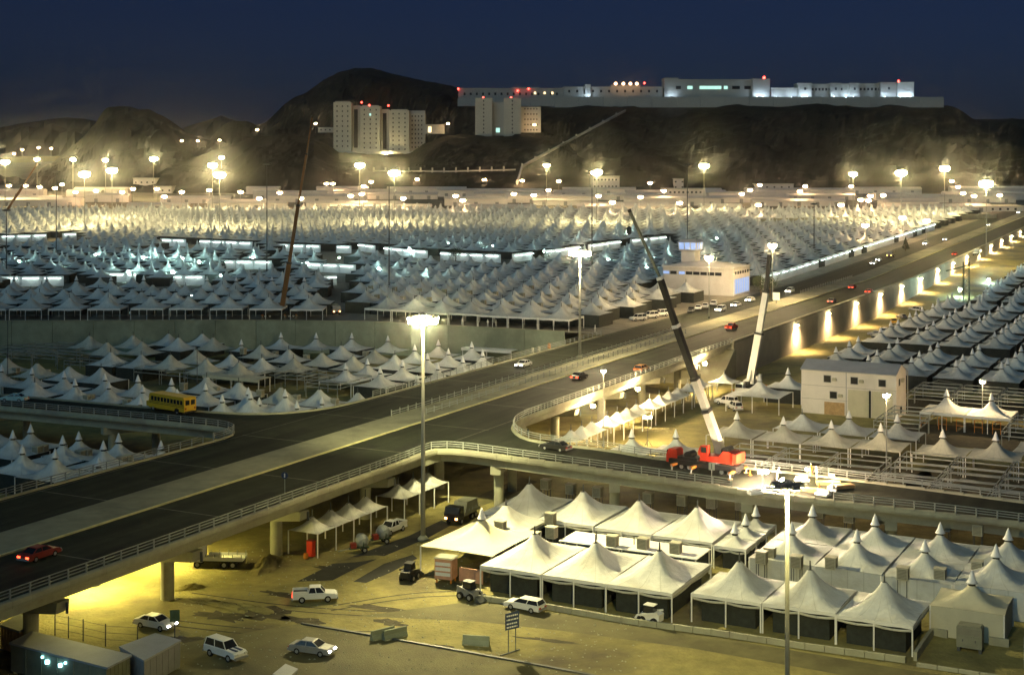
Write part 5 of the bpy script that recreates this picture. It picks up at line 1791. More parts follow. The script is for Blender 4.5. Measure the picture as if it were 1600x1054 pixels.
# ------------------------------------------------------------------ cranes
def crane(p, head, b_base, secs, label, body, boomw, under=M['black'], legs=True, hook=None, z_up=1.7):
    """secs = [(end point, thickness, material)] from the boom foot outwards, in the world"""
    t = thing('mobile_crane', label, 'crane', p, head)
    MB().box(-5.2, 5.2, -1.25, 1.25, .75, 1.45).build('carrier', under, t)
    MB().prof_y([(4.2, 1.0), (4.2, 2.5), (4.5, 2.75), (5.5, 2.7), (5.9, 1.9), (5.95, .8), (4.2, .8)], -1.2, .6).build('driver_cab', body, t)
    MB().box(5.86, 5.96, -1.0, .4, 1.75, 2.45).build('windscreen', M['glass'], t)
    for x in (-4.2, -3.0, 2.0, 3.2):
        for y in (-1.0, 1.0):
            wheel(t, x, y, .55, .4)
    for x in (-4.9, 1.0, 4.0) if legs else ():
        for sy in (-1, 1):
            o_ = MB().box(x - .2, x + .2, sy * 1.25 if sy > 0 else -2.6, 2.6 if sy > 0 else -1.25, .7, 1.0).build('outrigger', M['orange'], t)
            MB().tube((x, sy * 2.5, .03), (x, sy * 2.5, .95), .13, n=8).build('jack', M['steel'], o_)
            MB().tube((x, sy * 2.5, .02), (x, sy * 2.5, .14), .4, n=10).build('foot_pad', M['timber'], o_)
    MB().box(.8, 3.9, -1.1, 1.1, 1.452, 1.9).build('deck_locker', under, t)
    MB().tube((2.4, -.9, 2.1), (2.4, .9, 2.1), .55, n=14).build('spare_drum', under, t)
    MB().tube((-1.2, 0, 1.45), (-1.2, 0, z_up), 1.15, n=20).build('slew_ring', M['black'], t)
    sup = MB().prof_y([(-4.6, z_up + .02), (-4.6, z_up + 1.6), (-3.2, z_up + 1.7), (-2.6, z_up + .9), (.3, z_up + .7), (.3, z_up + .02)], -1.2, 1.2).build('turntable', body, t)
    MB().box(-5.3, -4.62, -1.3, 1.3, z_up + .2, z_up + 1.5).build('counterweight', body, t)
    MB().tube((-3.3, -1.0, z_up + 1.7), (-3.3, 1.0, z_up + 1.7), .5, n=12).build('winch_drum', M['black'], sup)
    oc = MB().prof_y([(-.9, z_up + .72), (-.9, z_up + 2.2), (.2, z_up + 2.1), (.6, z_up + 1.3), (.5, z_up + .72)], .5, 1.25).build('operator_cab', body, t)
    MB().box(-.7, .1, 1.252, 1.28, z_up + 1.2, z_up + 1.95).build('window', M['glass'], oc)
    # boom, given in the world
    inv = t.matrix_world.inverted() if False else None
    ca, sa = math.cos(-head), math.sin(-head)
    def loc(q):
        d = Vector(q) - Vector(p)
        return Vector((d.x * ca - d.y * sa, d.x * sa + d.y * ca, d.z))
    a = loc(b_base)
    prev = a
    first = None
    for q, th, m_ in secs:
        b = loc(q)
        s_ = MB().bar(prev, b + (b - prev).normalized() * .02, th, th * 1.15).build('boom_section', m_, t)
        d = (b - prev).normalized()
        MB().bar(b - d * .35, b + d * .1, th * 1.12, th * 1.3).build('boom_collar', M['black'] if m_ is not M['black'] else M['white'], s_)
        if first is None:
            first = (prev, b)
        prev = b
    mid = first[0].lerp(first[1], .45)
    MB().tube((a.x + (1.6 if head == 0 else 1.0), a.y, z_up + .6), mid, .2, n=8).build('lift_ram', M['steel'], t)
    MB().tube(prev, (prev.x, prev.y, prev.z - 2.2), .035, n=5).build('hoist_rope', M['black'], t)
    MB().lathe([(.1, 0), (.35, .2), (.35, .9), (.1, 1.2)], 8).build('hook_block', M['steel_dark'], t, (prev.x, prev.y, prev.z - 3.4))
    return t

rc = ramp_pt(1104, 738)
rcz = rc.z
head = ROT + R(172)
p0 = PD(1128, 708, rc.y + .5)
crane(Vector((rc.x, rc.y + .6, rcz)), head, p0, [(PD(1104, 640, rc.y + .2), 1.0, M['tent_old']), (PD(1085, 590, rc.y), .9, M['tent_old']), (PD(1056, 508, rc.y - .3), .8, M['black']), (PD(1031, 433, rc.y - .6), .68, M['black']), (PD(983, 328, rc.y - 1), .3, M['khaki'])],
      'red mobile crane on the ramp with a long white and black boom', M['red'], 1)
wc = P(1170, 612, 0)
crane(wc, HEAD_U + R(180), PD(1173, 592, wc.y), [(PD(1186, 520, wc.y), 1.3, M['white']), (PD(1197, 455, wc.y), 1.05, M['white']), (PD(1203, 395, wc.y), .75, M['black'])], 'white mobile crane with steep boom at the retaining wall', M['white'], 1)
oc_ = P(440, 496, DECK)
crane(oc_, R(5), PD(440, 484, oc_.y), [(PD(452, 410, oc_.y), 1.25, M['boom_orange']), (PD(466, 320, oc_.y), .9, M['boom_orange']), (PD(479, 240, oc_.y), .6, M['boom_orange']), (PD(488, 182, oc_.y), .35, M['boom_orange'])], 'dark mobile crane on the terrace with a long ochre boom', M['black'], 1)
fc = lane_px([(8, 338)])[0]
crane(fc, R(10), PD(10, 330, fc.y), [(PD(35, 292, fc.y), 1.1, M['boom_orange']), (PD(62, 250, fc.y), .6, M['boom_orange'])], 'distant crane with slanting boom at the far left', M['red_dark'], 1)
# lattice mast on the right
p = P(1510, 486, 0)
t = thing('lattice_mast', 'dark lattice hoist mast standing in the right tent field', 'tower', p, ROT)
top = PD(1510, 409, p.y).z
for x in (-.9, .9):
    for y in (-.9, .9):
        MB().bar((x, y, 0), (x, y, top), .22, .22).build('leg', M['green'], t)
nb = int(top / 1.8)
for i in range(nb):
    z0, z1 = i * 1.8, (i + 1) * 1.8
    for (xa, ya, xb, yb) in ((-.9, -.9, .9, -.9), (.9, -.9, .9, .9), (.9, .9, -.9, .9), (-.9, .9, -.9, -.9)):
        MB().bar((xa, ya, z0), (xb, yb, z1), .1, .1).build('brace', M['green'], t)
MB().bar((-6, -3, top - 3), (1, 1, top - 1), .3, .4).build('jib', M['green'], t)

# ------------------------------------------------------------------ small machines in the yard
def mixer(p, head, label):
    t = thing('concrete_mixer', label, 'mixer', p, head, 'concrete mixers in the yard')
    MB().bar((-1.2, 0, .6), (1.4, 0, .55), .7, .12).build('frame', M['green'], t)
    MB().bar((1.4, 0, .55), (2.8, 0, .35), .1, .1).build('drawbar', M['steel'], t)
    o_ = MB().lathe([(.35, -.9), (.78, -.5), (.85, .1), (.7, .55), (.42, .95)], 14).build('drum', M['steel'], t, (-.3, 0, 1.45))
    o_.rotation_euler = (R(60), R(20), 0)
    for y in (-.6, .6):
        MB().bar((-.3, y * 1.45, .6), (-.3, y * 1.5, 1.5), .12, .12).build('cradle', M['green'], t)
        wheel(t, -.5, y, .36, .18)
    MB().box(.5, 1.2, -.4, .4, .62, 1.25).build('engine_box', M['red_dark'], t)
mixer(P(562, 862, 0), R(200), 'concrete mixer trailer nearest the yellow-lit awning')
mixer(P(596, 848, 0), R(205), 'second concrete mixer trailer behind the parked pickup')

def loader(p, head, label, m):
    t = thing('skid_loader', label, 'loader', p, head)
    MB().prof_y([(-1.3, .4), (-1.35, 1.2), (-.7, 1.35), (.9, 1.0), (1.0, .4)], -.6, .6).build('body', m, t)
    cg = MB().frustum((-.6, .7, -.5, .5, 1.2), (-.5, .5, -.45, .45, 2.0)).build('cab', M['glass'], t)
    MB().box(-.62, .6, -.52, .52, 2.0, 2.08).build('cab_roof', m, cg)
    for sy in (-.72, .72):
        MB().bar((-1.2, sy, 1.45), (1.2, sy, .9), .14, .2).build('lift_arm', m, t)
        MB().bar((1.2, sy, .9), (1.55, sy, .35), .14, .2).build('arm_link', m, t)
    MB().prof_y([(1.5, .1), (2.3, .08), (2.3, .16), (1.6, .7), (1.5, .7)], -.9, .9).build('bucket', M['steel_dark'], t)
    for x in (-.75, .65):
        for y in (-.72, .72):
            wheel(t, x, y, .42, .3)
loader(P(1016, 973, 0), ROT + R(175), 'small white skid loader standing by the low kerb wall', M['white'])
loader(P(733, 935, 0), ROT + R(-10), 'grey skid loader in the shade beside the cream tents', M['grey'])
loader(P(1502, 800, 4.8) if False else P(640, 905, 0), R(70), 'small dark loader standing in the sandy yard by the lane', M['black'])
# ------------------------------------------------------------------ air coolers between the tents
def cooler_parts(t, zb):
    inst('casing', shared('cool_case', lambda: MB().box(-.62, .62, -.55, .55, 0, 1.35).mesh('casing', M['cooler'])), t, (0, 0, zb))
    inst('louvre_panel', shared('cool_lv', lambda: louvres()), t, (0, 0, zb))
    inst('top_tray', shared('cool_top', lambda: MB().box(-.68, .68, -.6, .6, 1.352, 1.43).mesh('top_tray', M['cooler'])), t, (0, 0, zb))
    def st():
        b = MB()
        for x in (-.5, .5):
            for y in (-.45, .45):
                b.bar((x, y, -zb if zb < 4 else -3.0), (x, y, -.005), .08, .08)
        return b.mesh('stand', M['steel_dark'])
    inst('stand', shared(('cool_st', round(zb, 1)), st), t, (0, 0, zb))
def louvres():
    b = MB()
    for i in range(7):
        z = .15 + i * .16
        b.add([(-.52, -.56, z), (.52, -.56, z), (.52, -.60, z + .10), (-.52, -.60, z + .10)], [(0, 1, 2, 3)])
        b.add([(.63, -.45, z), (.63, .45, z), (.67, .45, z + .10), (.67, -.45, z + .10)], [(0, 1, 2, 3)])
    return b.mesh('louvre_panel', M['louvre'])
CG = 'air coolers among the tents'
front_c = [(782, 823), (860, 810), (862, 832), (853, 757), (892, 764), (934, 769), (1013, 778), (1066, 782), (1112, 786), (1157, 789), (1280, 801), (1327, 808), (1378, 810), (1477, 821), (1528, 828), (957, 846), (1005, 850), (1056, 857),
           (1190, 871), (1203, 865), (1245, 878), (1299, 880), (1411, 896), (1469, 898), (1527, 886)]
for i, (x, y) in enumerate(sorted(front_c)):
    p = P(x, y, 3.5)
    t = thing('air_cooler', 'boxy khaki air cooler with louvres at the cream tents, %s from the left' % nth(i + 1), 'air cooler', (p.x, p.y, 0), ROT, CG)
    cooler_parts(t, 2.9)
left_c = [(25, 580), (73, 583), (136, 623), (142, 622), (287, 604), (338, 610), (58, 704), (68, 702), (125, 711), (136, 709), (190, 721), (200, 719), (430, 554), (479, 559), (571.6, 554), (463, 623), (523, 629), (407, 615), (198, 630), (380, 549)]
for i, (x, y) in enumerate(sorted(left_c)):
    p = P(x, y, 3.1)
    s, w = to_sw(p.x, p.y)
    if -3 < s < 15:
        continue
    t = thing('air_cooler', 'brownish air cooler between tents left of the highway, %s from the left' % nth(i + 1), 'air cooler', (p.x, p.y, 0), ROT, CG)
    cooler_parts(t, 2.5)
k = 0
for f, t_ in ind:
    if f == 'mid' and t_[3] % 2 == 0 and t_[5] and k < 60 and t_[4] % 1 == 0 and t_[3] > 0:
        x, y, z, r, c = t_[:5]
        q = SW(*[a + b for a, b in zip(to_sw(x, y), (-5.4, 2.5))], 0)
        k += 1
        t = thing('air_cooler', 'brown air cooler before a terrace tent, row %s from the wall, %s leftward' % (nth(r + 1), nth(c + 1)), 'air cooler', (q.x, q.y, z), ROT, CG)
        cooler_parts(t, 2.9)

# ------------------------------------------------------------------ bare tent frames
fpost = MB().bar((0, 0, 0), (0, 0, 3.2), .12, .12).mesh('post', M['steel'])
def beam_me(L):
    return shared(('beam', round(L, 2)), lambda: MB().bar((-L / 2, 0, 0), (L / 2, 0, 0), .1, .16).mesh('beam', M['steel']))
def tent_frame(x, y, z, lx, ly, label, group, mid=True, roof=False, rot=ROT):
    t = thing('unfinished_tent', label, 'tent frame', (x, y, z), rot, group)
    for sx in (-1, 1):
        for sy in (-1, 1):
            inst('post', fpost, t, (sx * (lx / 2 - .1), sy * (ly / 2 - .1), 0))
    for h in (3.12, 2.3) if mid else (3.12,):
        for sy in (-1, 1):
            inst('beam', beam_me(lx - .3), t, (0, sy * (ly / 2 - .1), h))
        for sx in (-1, 1):
            inst('beam', beam_me(ly - .3), t, (sx * (lx / 2 - .1), 0, h), R(90))
    inst('beam', beam_me(lx - .3), t, (0, 0, 3.12))
    if roof:
        MB().bar((-lx / 2, -ly / 2, 3.2), (0, 0, 4.4), .08, .08).build('rafter', M['steel'], t)
        MB().bar((lx / 2, ly / 2, 3.2), (0, 0, 4.4), .08, .08).build('rafter', M['steel'], t)
FG = 'bare steel tent frames'
areas = [('right of the crane lights', [(s, w) for s in (38, 47) for w in (66, 74.4, 82.8)]), ('at the right edge beyond the ramp', [(s, w) for s in (35, 44, 53) for w in (92, 100.4, 108.8, 117.2)]),
         ('beside the white building', [(s, w) for s in (86, 95) for w in (81, 103, 111)] + [(118, 80), (118, 88.5), (118, 97), (127, 80), (127, 88.5), (127, 97), (127, 105.5)]),
         ('in the middle of the sunken field', None), ('at the left edge of the sunken field', None)]
for phrase, lst in areas:
    if lst is None:
        pxs = [(330, 583), (362, 580), (400, 578), (440, 577), (470, 583), (505, 585), (250, 574), (290, 578), (520, 596), (540, 590)] if 'middle' in phrase else [(20, 543), (55, 541), (90, 539), (12, 551), (50, 552), (90, 552), (125, 551), (140, 562), (180, 566), (220, 568), (120, 541)]
        pts = [P(x, y, 3.0) for x, y in pxs]
    else:
        pts = [SW(s, w, 0) for s, w in lst]
    pts.sort(key=lambda q: q.x / q.y)
    for i, q in enumerate(pts):
        tent_frame(q.x, q.y, 0, 8.2, 8.4, 'bare steel tent frame %s, %s from the left' % (phrase, nth(i + 1)), FG, True, i % 3 == 0)
# flat sheet roofs
def flat_roof(p, lx, ly, h, label, m, rot=ROT):
    t = thing('flat_canopy', label, 'canopy', p, rot)
    MB().box(-lx / 2, lx / 2, -ly / 2, ly / 2, h, h + .14).build('roof_sheet', m, t)
    MB().box(-lx / 2 - .02, lx / 2 + .02, -ly / 2 - .05, -ly / 2 - .003, h - .5, h + .16).build('fascia', m, t)
    for x in (-lx / 2 + .2, 0, lx / 2 - .2):
        for y in (-ly / 2 + .3, ly / 2 - .2):
            inst('post', post_mesh(3.0), t, (x, y, h - 3.0))
    return t
flat_roof(SW(30.5, 62, 0), 16, 8, 3.3, 'flat pale sheet roof just behind the red crane', M['tent_old'])
p = P(370, 588, 3.2)
flat_roof(Vector((p.x, p.y, 0)), 15, 4.5, 3.2, 'long flat cream roof in the middle of the sunken field', M['tent_beige'])
p = P(770, 545, 3)
flat_roof(Vector((p.x, p.y, 0)), 14, 7, 3.2, 'white walled compound roof at the corner of wall and highway', M['white'])
# orange door frames under the warm pair of tents
for i in range(5):
    p = SW(95.2, 83.4 + 3.2 * i, 0)
    t = thing('gateway', 'orange steel door frame under the warm-lit tent pair, %s from the left' % nth(i + 1), 'door frame', p, ROT, 'orange door frames')
    for x in (-.7, .7):
        MB().box(x - .06, x + .06, -.05, .05, 0, 2.2).build('jamb', M['orange'], t)
    MB().box(-.76, .76, -.05, .05, 2.2, 2.32).build('head_rail', M['orange'], t)
    MB().box(-.7, .7, -.04, .04, 1.0, 1.1).build('mid_rail', M['orange'], t)

# ------------------------------------------------------------------ front yard things
# low kerb wall before the front tents
def low_wall(pts, label, h=.6, th=.35, step=2.0):
    q = resample([P(x, y, 0) for x, y in pts], step)
    t = thing('low_wall', label, 'wall', q[0])
    for a, b in zip(q, q[1:]):
        d = (b - a).normalized() * .03
        MB().bar(a + d - q[0] + Vector((0, 0, h / 2)), b - d - q[0] + Vector((0, 0, h / 2)), th, h).build('block', M['concrete'], t)
low_wall([(742, 936), (860, 952), (985, 974), (1120, 992), (1250, 1012), (1425, 1036)], 'low concrete kerb wall running before the cream tents')
low_wall([(1430, 1032), (1446, 1008), (1456, 994)], 'short return of the kerb wall beside the grey generator box', .9)
low_wall([(1432, 1040), (1500, 1050), (1600, 1066)], 'low broken kerb at the lower right corner', .35)
low_wall([(1452, 990), (1500, 1000)], 'low concrete block wall before the beige tent', .8)
low_wall([(1545, 1006), (1590, 1012)], 'low concrete block wall right of the grey generator box', .8)
# generator
p = P(1516, 1016, 0)
t = thing('generator', 'grey boxy generator unit standing before the beige tent', 'generator', p, ROT)
MB().prof_y([(-1.25, .45), (-1.25, 2.5), (-1.1, 2.7), (1.1, 2.7), (1.25, 2.5), (1.25, .45)], -.7, .7).build('casing', M['khaki'], t)
for x in (-.62, .62):
    d_ = MB().box(x - .56, x + .56, -.74, -.703, .75, 1.6).build('door', M['khaki'], t)
    MB().box(x - .05, x + .05, -.78, -.741, 1.1, 1.3).build('handle', M['steel_dark'], d_)
MB().box(-1.1, 1.1, -.74, -.703, 1.75, 2.45).build('grille', M['louvre'], t)
for x in (-1.05, 1.05):
    MB().box(x - .15, x + .15, -.6, .6, 0, .45).build('skid', M['steel_dark'], t)
# kiosk and panel
p = P(697, 908, 0)
t = thing('kiosk', 'pinkish lamplit kiosk on legs beside the yellowish canopy', 'kiosk', p, ROT + R(8))
M['pink'] = mat('salmon_sheet', (.55, .30, .20), .7, .2, 1.2)
MB().box(-1.1, 1.1, -.9, .9, .5, 2.9).build('body', M['pink'], t)
MB().frustum((-1.25, 1.25, -1.05, 1.05, 2.902), (-1.1, 1.1, -.9, .9, 3.05)).build('roof', M['khaki'], t)
for z in (1.1, 1.7, 2.3):
    MB().box(-1.0, .9, -.94, -.903, z - .2, z + .2).build('panel_stripe', M['white'], t)
for x in (-.9, .9):
    for y in (-.7, .7):
        MB().box(x - .08, x + .08, y - .08, y + .08, 0, .5).build('leg', M['orange'], t)
p = P(736, 912, 0)
t = thing('hoarding', 'pink site panel leaning beside the kiosk', 'panel', p, ROT)
MB().bar((-1.6, 0, 1.0), (1.6, 0, 1.0), .1, 1.6).build('board', M['pink'], t)
for x in (-1.4, 1.4):
    MB().box(x - .05, x + .05, .06, .14, 0, 1.9).build('post', M['steel_dark'], t)
# red cabinet and small barrel
p = P(486, 869, 0)
t = thing('red_cabinet', 'tall red cabinet standing at the end of the yellow-lit awning', 'cabinet', p, ROT)
MB().box(-.45, .45, -.35, .35, .1, 2.0).build('body', M['red'], t)
MB().box(-.38, .38, -.38, -.353, .3, 1.8).build('door', M['red'], t)
MB().box(-.5, .5, -.4, .4, 2.002, 2.1).build('lid', M['red_dark'], t)
MB().box(-.4, .4, -.3, .3, 0, .1).build('plinth', M['black'], t)
o = MB().lathe([(.28, 0), (.32, .3), (.28, .65), (.05, .7)], 10).build('barrel', M['orange'], None, P(478, 872, 0))
tag(o, 'small orange barrel beside the red cabinet', 'barrel')
# concrete barriers
def barrier(p, rot, label, tilt=0):
    t = thing('concrete_barrier', label, 'barrier', p, rot, 'loose barriers in the yard')
    b = MB()
    n_ = [(-.32, 0), (-.32, .2), (-.14, .55), (-.1, 1.0), (.1, 1.0), (.14, .55), (.32, .2), (.32, 0)]
    vs = [(-1.4, y, z) for y, z in n_] + [(1.4, y, z) for y, z in n_]
    b.add(vs, [tuple(range(8))[::-1], tuple(range(8, 16))] + [(i, (i + 1) % 8, 8 + (i + 1) % 8, 8 + i) for i in range(8)])
    b.build('body', M['concrete_dark'], t)
    for x in (-1.0, 1.0):
        MB().box(x - .2, x + .2, -.34, .34, .0, .12).build('foot', M['concrete'], t)
barrier(P(598, 996, 0), R(38), 'left one of two slanted concrete barriers on the sand')
barrier(P(617, 996, 0), R(36), 'right one of two slanted concrete barriers on the sand')
barrier(P(744, 1007, 0), R(-12), 'dark concrete barrier standing alone beside the sign')
# direction sign
p = P(800, 1018, 0)
t = thing('road_sign', 'dark blue road sign with pale lines on two posts', 'sign', p, R(35))
for x in (-.45, .45):
    MB().tube((x, 0, 0), (x, 0, 4.0), .05, n=6).build('post', M['steel_dark'], t)
bd = MB().box(-.85, .85, -.06, -.02, 2.35, 4.05).build('board', M['blue'], t)
rr = random.Random(3)
for z in (3.75, 3.35, 2.95, 2.6):
    x = -.7
    while x < .6:
        wd = rr.uniform(.08, .3)
        MB().box(x, min(.72, x + wd), -.075, -.063, z - .07, z + .07).build('lettering', M['white'], bd)
        x += wd + .07
MB().bar((-1.6, -.3, .06), (1.0, .1, .06), .12, .1).build('foot_beam', M['steel_dark'], t)
# small road signs on the highway
for (px, py, z, lab, col_) in ((445, 772, DECK + .02, 'small blue round sign at the flyover railing', 'blue'), (1112, 748, None, 'pale rectangular sign on a post before the red crane', 'white')):
    q = P(px, py, z) if z else ramp_pt(px, py + 8)
    t = thing('small_sign', lab, 'sign', q, ROT + R(15))
    MB().tube((0, 0, 0), (0, 0, 2.6), .05, n=6).build('post', M['steel'], t)
    if col_ == 'blue':
        o = MB().tube((0, -.06, 2.4), (0, -.02, 2.4), .45, n=16).build('disc', M['blue'], t)
        MB().box(-.08, .08, -.08, -.063, 2.15, 2.65).build('arrow', M['white'], o)
    else:
        o = MB().box(-.4, .4, -.07, -.03, 1.9, 2.9).build('plate', M['tent_old'], t)
        MB().box(-.06, .06, -.09, -.073, 2.0, 2.8).build('mark', M['green'], o)
# lit box sign on the median
q = P(1213, 474, DECK + .1)
t = thing('lit_sign', 'glowing cream box sign on the median left of the dark tree', 'sign', q, ROT)
MB().box(-1.0, 1.0, -.15, .15, 1.0, 3.2).build('light_box', emat('sign_face', (1, .85, .45), 1.6), t)
MB().box(-.1, .1, -.1, .1, 0, 1.0).build('post', M['steel_dark'], t)

# cabins at lower left
def cabin(pts_px, z, h, label, m, name='site_cabin'):
    """four roof corners read at level z"""
    q = [P(x, y, z) for x, y in pts_px]
    c = sum(q, Vector()) / 4
    t = thing(name, label, 'cabin', (c.x, c.y, 0))
    q = [p_ - Vector((c.x, c.y, 0)) for p_ in q]
    lo = [Vector((a.x * .97, a.y * .97, .15)) for a in q]
    hi = [Vector((a.x * .97, a.y * .97, z - .2)) for a in q]
    MB().add(lo + hi, [(0, 1, 5, 4), (1, 2, 6, 5), (2, 3, 7, 6), (3, 0, 4, 7), (0, 3, 2, 1)]).build('wall', m, t)
    r0 = [Vector((a.x, a.y, z - .198)) for a in q]
    r1 = [Vector((a.x, a.y, z)) for a in q]
    MB().add(r0 + r1, [(0, 1, 5, 4), (1, 2, 6, 5), (2, 3, 7, 6), (3, 0, 4, 7), (4, 5, 6, 7), (0, 3, 2, 1)]).build('roof', M['roof_grey'], t)
    for a in lo:
        MB().box(a.x * .9 - .2, a.x * .9 + .2, a.y * .9 - .2, a.y * .9 + .2, 0, .15).build('footing', M['concrete'], t)
    n_ = 6
    for i in range(1, n_):
        for e0, e1 in ((0, 1), (1, 2)):
            a = lo[e0].lerp(lo[e1], i / n_) * 1.004
            MB().tube((a.x, a.y, .2), (a.x, a.y, z - .25), .035, n=5).build('wall_rib', m, t)
    return t, q
t, q = cabin([(14, 1003), (168, 1042), (206, 1022), (50, 985)], 2.9, 2.9, 'dark site cabin with small blue lamps at lower left', M['khaki'])
for (px, py, r_) in ((68, 1022, .09), (76, 1031, .17), (97, 1035, .15), (105, 1030, .09)):
    a, b = q[0] * .97, q[1] * .97
    f = (px - 14) / (168 - 14)
    pos = a.lerp(b, f)
    pos.z = 2.0 if r_ > .1 else 2.35
    pos += Vector((-.05, -.12, 0))
    MB().box(-r_, r_, -r_ * .5, r_ * .5, -r_, r_).build('lamp', M['blue_light'], t, pos)
t, q = cabin([(186, 1009), (225, 1031), (283, 999), (243, 988)], 2.8, 2.8, 'smaller grey site cabin right of the dark one', M['grey'])
t, q = cabin([(426, 1052), (448, 1060), (466, 1044), (446, 1036)], 2.2, 2.2, 'open grey skip container at the bottom edge', M['grey'], 'skip_container')
cabin([(0, 975), (30, 985), (60, 968), (30, 958)], 2.6, 2.6, 'low brown shed under the flyover at the left edge', M['timber'])
# fence posts by the cabin
fp = [P(x, y, 0) for x, y in ((86, 992), (107, 996), (130, 1001), (165, 1009), (215, 1012))]
t = thing('wire_fence', 'thin wire fence on dark posts behind the site cabin', 'fence', fp[0])
for a in fp:
    MB().tube((0, 0, 0), (0, 0, 2.3), .06, n=6).build('post', M['steel_dark'], t, a - fp[0])
for h in (.7, 1.4, 2.1):
    b = MB()
    for a, c in zip(fp, fp[1:]):
        b.tube(a - fp[0] + Vector((0, 0, h)), c - fp[0] + Vector((0, 0, h)), .018, n=4, cap=False)
    b.build('wire', M['steel_dark'], t)
p = P(273, 1000, 0)
t = thing('notice_board', 'dark square board on a post behind the grey cabin', 'sign', p, R(10))
MB().box(-.06, .06, -.04, .04, 0, 2.4).build('post', M['steel_dark'], t)
MB().box(-.5, .5, -.1, -.05, 2.0, 3.2).build('board', M['green'], t)
# rubble and earth banks
def mound(px, py, rx, ry, h, label, seed, m=None):
    p = P(px, py, 0)
    vs, fs = [], []
    n_, k_ = 18, 6
    for j in range(k_ + 1):
        for i in range(n_):
            a = 2 * math.pi * i / n_
            rr_ = (1 - j / k_)
            nz = mnoise.noise(Vector((math.cos(a) * 2 + seed, math.sin(a) * 2, j * .5)))
            vs.append((rx * rr_ * (1 + .25 * nz) * math.cos(a), ry * rr_ * (1 + .25 * nz) * math.sin(a), max(-.1, h * (1 - rr_ ** 1.6) * (1 + .5 * nz) - .06)))
    fs = [(j * n_ + i, j * n_ + (i + 1) % n_, (j + 1) * n_ + (i + 1) % n_, (j + 1) * n_ + i) for j in range(k_) for i in range(n_)]
    o = MB().add(vs, fs).build('earth_mound', m or M['sand'], None, p, ROT + seed)
    tag(o, label, 'mound', 'earth mounds in the yard')
mound(300, 918, 2.2, 1.0, .5, 'small earth mound at the foot of the lit flyover pier', 1)
mound(415, 882, 5, 1.6, .9, 'long earth bank before the yellow-lit awning', 2)
mound(345, 945, 5.5, 1.3, .45, 'low earth ridge right of the lit flyover pier', 3)
mound(560, 874, 4.5, .9, .4, 'low earth ridge beside the fresh tarmac strip', 4)
mound(700, 842, 2.5, 1.0, .5, 'earth heap beside the tall lit mast', 5)
mound(400, 950, 4, 1.2, .3, 'dark low heap in the middle of the sandy yard', 6)
tg = MB()
rr = random.Random(9)
for i in range(900):
    x, y = rr.uniform(260, 1000), rr.uniform(850, 1050)
    p = P(x, y, 0)
    r_ = rr.uniform(.04, .16)
    vs = [(p.x + r_ * math.cos(a) * rr.uniform(.7, 1.3), p.y + r_ * math.sin(a) * rr.uniform(.7, 1.3), 0) for a in (0, 1.6, 3.1, 4.7)] + [(p.x, p.y, r_ * .8)]
    tg.add(vs, [(0, 1, 4), (1, 2, 4), (2, 3, 4), (3, 0, 4)])
tag(tg.build('stones', M['concrete']), 'scattered small stones over the sandy yard', 'stones', kind='stuff')

# ------------------------------------------------------------------ crane worksite on the ramp
WZ = ramp_pt(1230, 758).z
def on_ramp(px, py):
    return ramp_pt(px, py)
p = on_ramp(1192, 762)
t = thing('work_light', 'glaring tripod work lamp on the ramp behind the red crane', 'work lamp', p)
for a in (0, 2.1, 4.2):
    MB().tube((.6 * math.cos(a), .6 * math.sin(a), 0), (0, 0, 1.3), .035, n=5).build('leg', M['steel_dark'], t)
MB().tube((0, 0, 1.3), (0, 0, 2.2), .035, n=5).build('pole', M['steel_dark'], t)
for x in (-.35, .35):
    MB().box(x - .26, x + .26, -.12, .1, 2.0, 2.4).build('lamp', M['work'], t)
pw_ = on_ramp(1186, 762)
pa_ = on_ramp(1275, 760)
flood(pw_.x, pw_.y, pw_.z + 3.2, (pa_.x, pa_.y, pa_.z), 26000, (1.0, .74, .52), 84, .4)
p = on_ramp(1262, 757)
t = thing('work_light', 'second smaller work lamp farther right on the ramp', 'work lamp', p)
MB().tube((0, 0, 0), (0, 0, 2.0), .035, n=5).build('pole', M['steel_dark'], t)
for a in (0, 2.1, 4.2):
    MB().tube((.5 * math.cos(a), .5 * math.sin(a), 0), (0, 0, 1.0), .03, n=5).build('leg', M['steel_dark'], t)
MB().box(-.28, .28, -.1, .1, 1.9, 2.2).build('lamp', M['lamp_warm'], t)
p = P(1012, 697, 0)
t = thing('work_light', 'glaring site lamp on the low ground behind the ramp railing', 'work lamp', p)
MB().tube((0, 0, 0), (0, 0, 5.2), .06, n=6).build('pole', M['steel_dark'], t)
for a in (0, 2.1, 4.2):
    MB().tube((.8 * math.cos(a), .8 * math.sin(a), 0), (0, 0, 1.2), .04, n=5).build('leg', M['steel_dark'], t)
for x in (-.4, .4):
    MB().box(x - .24, x + .24, -.1, .12, 4.9, 5.25).build('lamp', M['lamp_amber'], t)
for i, (x_, y_) in enumerate(((1222, 764), (1300, 757))):  # extra lamps added to widen the lit work area
    p = on_ramp(x_, y_)
    t = thing('work_light', 'low work lamp among the cloth rolls, %s of two' % ('left' if i == 0 else 'right'), 'work lamp', p)
    MB().tube((0, 0, 0), (0, 0, 1.1), .03, n=5).build('pole', M['steel_dark'], t)
    MB().box(-.3, .3, -.3, .3, 0, .06).build('base', M['steel_dark'], t)
    MB().box(-.22, .22, -.1, .1, 1.1, 1.36).build('lamp', M['lamp_warm'], t)
